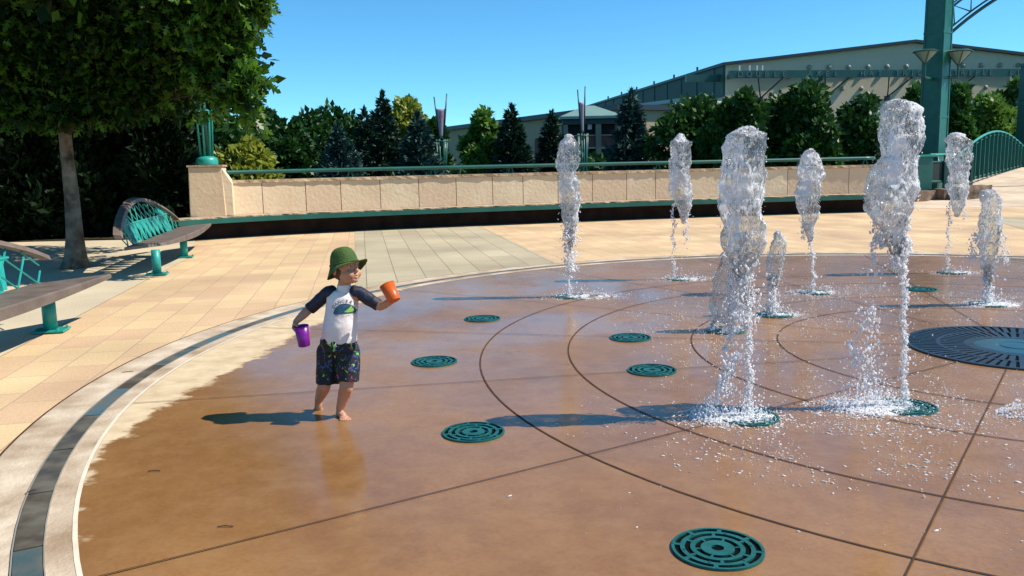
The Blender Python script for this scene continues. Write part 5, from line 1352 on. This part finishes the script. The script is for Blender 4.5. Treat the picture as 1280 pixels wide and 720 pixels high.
# ------------------------------------------------------------------ water
def water_mat(name, foam_lo, foam_hi, scale, base_foam=0.0, film=0.80, blow=9):
    """broken water: clear thin film with a bright fresnel skin, patches of white aerated water"""
    m = bpy.data.materials.new(name); m.use_nodes = True; n = m.node_tree; L = n.links; n.nodes.remove(n.nodes['Principled BSDF'])
    out = n.nodes['Material Output']; tc = n.nodes.new('ShaderNodeTexCoord')
    mp = n.nodes.new('ShaderNodeMapping'); mp.inputs['Scale'].default_value = (1, 1, 0.33); L.new(tc.outputs['Object'], mp.inputs[0])
    t2 = n.nodes.new('ShaderNodeTexNoise'); t2.inputs['Scale'].default_value = scale * 1.3; t2.inputs['Detail'].default_value = 5; t2.inputs['Roughness'].default_value = .6; L.new(mp.outputs[0], t2.inputs['Vector'])
    b = n.nodes.new('ShaderNodeBump'); b.inputs['Strength'].default_value = 1.0; b.inputs['Distance'].default_value = 0.012; L.new(t2.outputs['Fac'], b.inputs['Height'])
    tp = n.nodes.new('ShaderNodeBsdfTransparent'); tp.inputs[0].default_value = (0.90, 0.93, 0.95, 1)
    rf = n.nodes.new('ShaderNodeBsdfGlass'); rf.inputs['IOR'].default_value = 1.25; rf.inputs['Roughness'].default_value = 0.03; L.new(b.outputs[0], rf.inputs['Normal'])
    clear = n.nodes.new('ShaderNodeMixShader'); clear.inputs[0].default_value = 1 - film; L.new(tp.outputs[0], clear.inputs[1]); L.new(rf.outputs[0], clear.inputs[2])
    gs = n.nodes.new('ShaderNodeBsdfGlossy'); gs.inputs['Roughness'].default_value = 0.16; L.new(b.outputs[0], gs.inputs['Normal'])
    lw = n.nodes.new('ShaderNodeLayerWeight'); lw.inputs['Blend'].default_value = 0.24; L.new(b.outputs[0], lw.inputs['Normal'])
    skin = n.nodes.new('ShaderNodeMixShader'); L.new(lw.outputs['Fresnel'], skin.inputs[0]); L.new(clear.outputs[0], skin.inputs[1]); L.new(gs.outputs[0], skin.inputs[2])
    df = n.nodes.new('ShaderNodeBsdfDiffuse'); df.inputs[0].default_value = (0.96, 0.96, 0.97, 1)
    tr = n.nodes.new('ShaderNodeBsdfTranslucent'); tr.inputs[0].default_value = (0.96, 0.96, 0.98, 1)
    fm = n.nodes.new('ShaderNodeMixShader'); fm.inputs[0].default_value = 0.45; L.new(df.outputs[0], fm.inputs[1]); L.new(tr.outputs[0], fm.inputs[2])
    t = n.nodes.new('ShaderNodeTexNoise'); t.inputs['Scale'].default_value = scale; t.inputs['Detail'].default_value = 6; t.inputs['Roughness'].default_value = 0.7; L.new(mp.outputs[0], t.inputs['Vector'])
    t3 = n.nodes.new('ShaderNodeTexNoise'); t3.inputs['Scale'].default_value = blow; t3.inputs['Detail'].default_value = 2; L.new(mp.outputs[0], t3.inputs['Vector'])
    av = n.nodes.new('ShaderNodeMath'); av.operation = 'MULTIPLY_ADD'; av.inputs[1].default_value = 0.7; L.new(t3.outputs['Fac'], av.inputs[0])
    sb = n.nodes.new('ShaderNodeMath'); sb.operation = 'SUBTRACT'; sb.inputs[1].default_value = 0.35; L.new(t.outputs['Fac'], sb.inputs[0]); L.new(sb.outputs[0], av.inputs[2])
    mr = n.nodes.new('ShaderNodeMapRange'); mr.inputs['From Min'].default_value = foam_lo; mr.inputs['From Max'].default_value = foam_hi; mr.inputs['To Min'].default_value = base_foam
    L.new(av.outputs[0], mr.inputs['Value'])
    ms = n.nodes.new('ShaderNodeMixShader'); L.new(mr.outputs[0], ms.inputs[0]); L.new(skin.outputs[0], ms.inputs[1]); L.new(fm.outputs[0], ms.inputs[2])
    L.new(ms.outputs[0], out.inputs[0]); return m
WAT = water_mat('jet_water', 0.53, 0.565, 80, 0.0)
WATC = water_mat('clear_water', 0.60, 0.75, 45, 0.0)
BEAD = water_mat('bead_water', 0.35, 0.55, 200, 0.50, film=.5)
SPRAY = water_mat('spray_water', 0.30, 0.45, 120, 0.85, film=.6)
WATD = water_mat('droplet_water', 0.25, 0.5, 60, 0.8)
FOAM = water_mat('white_foam', 0.25, 0.5, 30, 0.9)

_ico = {}
def ico_arr(sub):
    if sub not in _ico:
        b = bmesh.new(); bmesh.ops.create_icosphere(b, subdivisions=sub, radius=1.0); b.verts.ensure_lookup_table()
        _ico[sub] = (np.array([v.co[:] for v in b.verts]), np.array([[v.index for v in f.verts] for f in b.faces])); b.free()
    return _ico[sub]
def blobs(name, P, S3, m, parent, seed=0, sub=1, kind=None):
    """many small water drops in one mesh: centres P (n,3), radii S3 (n,3), random wobble"""
    g = np.random.default_rng(seed); V, F_ = ico_arr(sub); n = len(P)
    w_ = 1 + g.normal(0, .16, (n, len(V), 1)) if sub == 1 else 1 + g.normal(0, .06, (n, len(V), 1))
    X = V[None] * w_ * S3[:, None, :]
    a = g.normal(0, .45, n); c, s = np.cos(a), np.sin(a)          # lean
    x = X[..., 0] * c[:, None] + X[..., 2] * s[:, None]; z = -X[..., 0] * s[:, None] + X[..., 2] * c[:, None]
    X = np.stack([x, X[..., 1], z], -1) + P[:, None, :]
    Fa = (F_[None] + (np.arange(n) * len(V))[:, None, None]).reshape(-1, 3); nf = len(Fa)
    me = bpy.data.meshes.new(name); me.vertices.add(n * len(V)); me.vertices.foreach_set('co', X.reshape(-1))
    me.loops.add(nf * 3); me.loops.foreach_set('vertex_index', Fa.astype(np.int32).ravel()); me.polygons.add(nf)
    me.polygons.foreach_set('loop_start', np.arange(0, nf * 3, 3, dtype=np.int32))
    me.update(calc_edges=True); me.validate(); o = link_mesh(name, me, m, parent, True)
    if kind: o['kind'] = kind
    return o
def plume(name, prof, m, parent, seed, seg=72, dz=0.012, amp=0.17, hi=0.13):
    """prof: list of (z, xc, yc, rx) from bottom to top; lumpy skin displaced by noise"""
    zs = [p[0] for p in prof]; z0, z1 = zs[0], zs[-1]; n_ = max(8, int((z1 - z0) / dz))
    bm = bmesh.new(); rings = []; so_ = Vector((seed * 7.3, seed * 3.1, seed * 1.7))
    for i in range(n_ + 1):
        z = z0 + (z1 - z0) * i / n_
        xc, yc, rr = (np.interp(z, zs, [p[k] for p in prof]) for k in (1, 2, 3))
        ring = []
        for k in range(seg):
            a = 2 * PI * k / seg; d = Vector((math.cos(a), math.sin(a) * 0.85, 0))
            q = Vector((d.x * rr * 1.0 + xc, d.y * rr + yc, z))
            f1 = noise.noise((q * 7) + so_); f2 = noise.noise(q * 19 + so_); f3 = noise.noise(q * 44 + so_)
            fr = 1 + amp * f1 * 1.9 + hi * 2.0 * f2 + hi * 1.5 * f3 * (0.02 / max(rr, .02) * 2.2)
            ring.append(bm.verts.new((xc + d.x * rr * fr, yc + d.y * rr * fr, z + 0.02 * f2)))
        rings.append(ring)
    for A, B in zip(rings, rings[1:]):
        for k in range(seg): bm.faces.new((A[k], A[(k + 1) % seg], B[(k + 1) % seg], B[k]))
    for rg, s in ((rings[0], -1), (rings[-1], 1)):
        c = sum((v.co for v in rg), Vector()) / seg; cv = bm.verts.new(c + Vector((0, 0, s * 0.008)))
        for k in range(seg):
            bm.faces.new((cv, rg[k], rg[(k + 1) % seg]) if s > 0 else (cv, rg[(k + 1) % seg], rg[k]))
    return obj(name, bm, m, parent, True)
def jet(px, py, rows, strands, drops, splash, label, seed, clear=False, spl_mat=None):
    """rows: (py, xl, xr) silhouette of the standing water; strands: [(py0,px0,py1,px1,r_px,count)]; drops (x0,x1,y0,y1,n); splash (x0,x1,n,height_px)"""
    b = gp(px, py); Y = b.y; sc = Y / F * 1.02; g = np.random.default_rng(seed)
    root = empty('water_jet', (b.x, Y, 0), 0, label, 'water jet', 'jets of water on the splash pad')
    def loc(x, y, dy=0): p = at(x, y, Y + dy); return np.array([p.x - b.x, dy, p.z])
    prof = []
    for (y, xl, xr) in sorted(rows, key=lambda r: -r[0]):
        c = loc((xl + xr) / 2, y); prof.append((c[2], c[0], 0.0, (xr - xl) / 2 * sc))
    # rounded top
    t = prof[-1]; prof[-1] = (t[0] - t[3] * .5, t[1], 0, t[3]); prof += [(t[0] - t[3] * .18, t[1], 0, t[3] * .8), (t[0], t[1], 0, t[3] * .35)]
    h_ = max(.05, prof[-1][0] * .09); prof[0] = (prof[0][0], prof[0][1], 0, prof[0][3] * .72); prof += [(prof[0][0] - h_, prof[0][1] * .8, 0, prof[0][3] * .30)] if prof[0][0] - h_ > .03 else []
    prof.sort()
    plume('plume', prof, WATC if clear else WAT, root, seed)
    # broken strands: chains of stretched drops
    P = []; S_ = []
    for (y0, x0, y1, x1, rp, cnt) in strands:
        for i in range(int(cnt * 2.2)):
            t = g.random(); y = y0 + (y1 - y0) * t; x = x0 + (x1 - x0) * t + g.normal(0, rp * .55) + 1.4 * math.sin(t * 21 + seed)
            r_ = (.0016 + .0042 * g.random() ** 2.2) * (1.25 if rp > 5 else 1) * (1 if sc < .006 else 1.3)
            P.append(loc(x, y, g.normal(0, rp * .5) * sc)); S_.append((r_, r_, r_ * g.uniform(1.0, 2.8)))
    (x0, x1, y0, y1, n_) = drops
    for i in range(n_):
        y = y0 + (y1 - y0) * g.random() ** .8; x = g.normal((x0 + x1) / 2, (x1 - x0) / 4)
        r_ = (0.0012 + 0.0040 * g.random() ** 3) * (1 if sc < .006 else 1.5); P.append(loc(x, y, g.normal(0, (x1 - x0) / 5) * sc)); S_.append((r_, r_, r_ * g.uniform(.9, 2.0)))
    # crumbs along the outline of the plume
    for i in range(int(1300)):
        j = g.integers(0, len(prof) - 1); t = g.random(); z = prof[j][0] * (1 - t) + prof[j + 1][0] * t; xc = prof[j][1] * (1 - t) + prof[j + 1][1] * t; rr = prof[j][3] * (1 - t) + prof[j + 1][3] * t
        a = g.uniform(0, 2 * PI); k = g.uniform(.45, 1.15) * rr; r_ = .0011 + .0034 * g.random() ** 2.5
        P.append(np.array([xc + k * math.cos(a), k * .85 * math.sin(a), z])); S_.append((r_, r_, r_ * 1.4))
    blobs('strands_and_drops', np.array(P), np.array(S_), WATD, root, seed, 1, 'stuff')
    # splash crown on the ground
    (sx0, sx1, n_, hp) = splash; P = []; S_ = []
    sx0w, sx1w = (sx0 - px) * sc, (sx1 - px) * sc; cxm = (sx0w + sx1w) / 2; hw = (sx1w - sx0w) / 2
    for i in range(int(n_ * 2.6)):
        a = g.uniform(0, 2 * PI); q = math.sqrt(g.random()) * 1.0
        low = g.random() < .45
        if low: q *= 1.45
        x = cxm + hw * q * math.cos(a) - (hw * .15 * g.random() if sx0w + sx1w < 0 else 0); y = hw * .6 * q * math.sin(a)
        z = .004 if low else max(0, 1 - q * q) * hp * sc * 1.25 * g.random() ** 2.4 + .004 * g.random()
        r_ = .0009 + .0042 * g.random() ** 3.5
        P.append((x, y, z + .008)); S_.append((r_ * g.uniform(1, 2.6) if low else r_, r_, r_ * (.6 if low else g.uniform(1, 2.6))))
    blobs('splash', np.array(P), np.array(S_), SPRAY, root, seed + 50, 1, 'stuff')
    # thin churned sheet of foam on the floor
    bm = bmesh.new(); V, nr, ns = [], 10, 56
    cv = bm.verts.new((cxm, 0, .03))
    for i in range(1, nr + 1):
        t = i / nr; ring = []
        for k in range(ns):
            a = 2 * PI * k / ns; e = 1 + .35 * noise.noise(Vector((math.cos(a) * 2.5, math.sin(a) * 2.5, seed))) + .18 * noise.noise(Vector((math.cos(a) * 9, math.sin(a) * 9, seed)))
            x = cxm + hw * .85 * t * e * math.cos(a); y = hw * .50 * t * e * math.sin(a)
            z = .012 + (1 - t) * .014 + (.012 * noise.noise(Vector((x * 60, y * 60, seed))) if t < 1 else -.008); ring.append(bm.verts.new((x, y, z)))
        V.append(ring)
    for k in range(ns): bm.faces.new((cv, V[0][k], V[0][(k + 1) % ns]))
    for A, B in zip(V, V[1:]):
        for k in range(ns): bm.faces.new((A[k], B[k], B[(k + 1) % ns], A[(k + 1) % ns]))
    obj('foam_sheet', bm, spl_mat or FOAM, root, True)
    return root
SHEET = water_mat('thin_foam', 0.48, 0.62, 22, 0.05)
J = 0
# solitary leftmost jet
jet(712, 372, [(168, 706, 716), (180, 700, 722), (200, 697, 723), (215, 697, 722), (235, 700, 723), (260, 701, 723), (278, 703, 722), (295, 706, 720)],
    [(285, 712, 340, 712, 7, 240), (335, 712, 372, 711, 2.5, 90), (250, 712, 300, 713, 10, 160)], (698, 728, 250, 368, 120), (686, 772, 420, 12),
    'solitary slim water jet farthest left, against the middle of the stone wall', 1, spl_mat=SHEET)
jet(850, 350, [(168, 846, 854), (178, 839, 861), (200, 838, 862), (225, 838, 861), (245, 840, 864), (262, 845, 866)],
    [(255, 842, 348, 842, 2.5, 150), (250, 858, 305, 858, 3.5, 110)], (838, 868, 260, 345, 70), (822, 888, 380, 10),
    'slim far jet between the solitary left jet and the tall middle one', 2, spl_mat=SHEET)
jet(907, 415, [(318, 902, 912), (335, 896, 915), (360, 892, 918), (385, 889, 921), (402, 887, 922)],
    [(400, 892, 414, 888, 3, 60)], (885, 925, 330, 412, 60), (872, 936, 420, 12),
    'low see-through fan of water seen through the foot of the tall middle jet', 3, clear=True, spl_mat=SHEET)
jet(1018, 367, [(186, 1010, 1017), (195, 1001, 1025), (210, 999, 1028), (235, 998, 1025), (255, 996, 1023), (272, 1000, 1022), (285, 1003, 1020)],
    [(278, 1014, 365, 1017, 3, 170), (275, 1005, 300, 1005, 4, 60)], (1000, 1032, 270, 360, 80), (985, 1050, 380, 10),
    'far jet before the right half of the stone wall, left of the tallest', 4, spl_mat=SHEET)
jet(968, 395, [(290, 968, 976), (305, 964, 981), (330, 960, 980), (350, 957, 978)],
    [(345, 966, 394, 965, 6, 220)], (950, 990, 305, 390, 110), (945, 1000, 380, 14),
    'short jet just right of the tall middle jet', 5, spl_mat=SHEET)
jet(935, 524, [(158, 920, 948), (170, 911, 956), (185, 906, 955), (210, 903, 952), (240, 901, 952), (270, 900, 955), (300, 903, 953), (325, 910, 948), (345, 916, 944)],
    [(290, 926, 410, 928, 17, 620), (330, 912, 420, 914, 5, 150), (370, 935, 524, 937, 4.0, 420), (380, 915, 500, 905, 7, 130), (440, 920, 520, 885, 10, 140)], (890, 965, 350, 515, 240), (862, 972, 1500, 42),
    'tall middle jet with a thick clear column and white splash at its foot', 6)
jet(1132, 511, [(125, 1105, 1142), (138, 1100, 1146), (152, 1103, 1152), (172, 1101, 1155), (192, 1098, 1146), (215, 1088, 1144), (240, 1080, 1143), (262, 1086, 1143), (283, 1092, 1138)],
    [(270, 1100, 310, 1102, 9, 160), (270, 1128, 320, 1128, 10, 200), (295, 1130, 511, 1131, 4.5, 520), (290, 1120, 340, 1125, 9, 150), (300, 1090, 330, 1092, 3, 40), (385, 1082, 505, 1092, 16, 170), (425, 1062, 460, 1074, 8, 60), (320, 1095, 400, 1088, 12, 35)], (1055, 1160, 310, 505, 260), (1032, 1150, 1500, 40),
    'tallest and widest jet, rising in front of the green column', 7)
jet(1190, 342, [(166, 1186, 1204), (176, 1183, 1212), (195, 1186, 1212), (215, 1187, 1208), (235, 1186, 1212), (255, 1187, 1208)],
    [(250, 1187, 340, 1184, 3.0, 160), (235, 1205, 275, 1206, 4, 60)], (1180, 1215, 250, 338, 60), (1172, 1222, 320, 9),
    'far right jet in front of the arched railing', 8, spl_mat=SHEET)
jet(1235, 382, [(237, 1228, 1247), (250, 1227, 1251), (275, 1226, 1250), (300, 1225, 1249), (325, 1226, 1246), (350, 1228, 1243)],
    [(290, 1220, 325, 1214, 6, 60), (285, 1250, 330, 1258, 6, 60), (330, 1235, 382, 1235, 6, 260)], (1208, 1266, 270, 378, 140), (1205, 1275, 520, 14),
    'short foamy jet nearest the right edge of the photo', 9)
# splash cut by the right edge
q = gp(1284, 520); g = np.random.default_rng(3); n = 700
a = g.uniform(0, 2 * PI, n); rr = np.sqrt(g.random(n)); P = np.stack([q.x + .16 * rr * np.cos(a), q.y + .12 * rr * np.sin(a), .008 + (1 - rr) * .12 * g.random(n)], 1); r_ = .0018 + .005 * g.random(n) ** 2
tag(blobs('water_splash', P, np.stack([r_, r_, r_], 1), FOAM, None, 4), 'white splash on the pad cut off by the right edge', 'splash', kind='thing')
# stray drops and beads of water scattered over the wet floor
g = np.random.default_rng(21); N1 = 30000
U = g.random((N1, 2)); 
cl = g.normal(0, 1, (60, 2)) * np.array([.55, .45]); 
jets_w = [gp(935, 524), gp(1132, 511), gp(1235, 382), gp(907, 415), gp(1284, 520), gp(968, 395), gp(1018, 367), gp(1050, 560)]
P = []
for i in range(N1):
    if g.random() < .62: j = jets_w[g.integers(0, len(jets_w))]; x = j.x + g.normal(0.05, .42); y = j.y + g.normal(-.05, .36)
    else: x = g.uniform(.9, 4.6); y = g.uniform(3.3, 8.6)
    if noise.noise(Vector((x * 3.1, y * 3.1, 2))) + .55 * noise.noise(Vector((x * 9, y * 9, 5))) < g.uniform(-.35, .45): continue
    if math.hypot(x - CX, y - CY) > 5.7 or x / y > .66: continue
    P.append((x, y, .0105))
P = np.array(P); n = len(P); r_ = .0010 + .0040 * g.random(n) ** 4; up = g.random(n) < .12; P[up, 2] += g.random(up.sum()) ** 2 * .12
S3 = np.stack([r_ * g.uniform(1, 3.2, n), r_ * g.uniform(.9, 1.6, n), r_ * .6], 1); S3[up] = np.stack([r_[up]] * 3, 1) * .8
tag(blobs('water_beads', P, S3, BEAD, None, 9), 'beads and stray drops of water over the wet pad', 'water drops', kind='stuff')
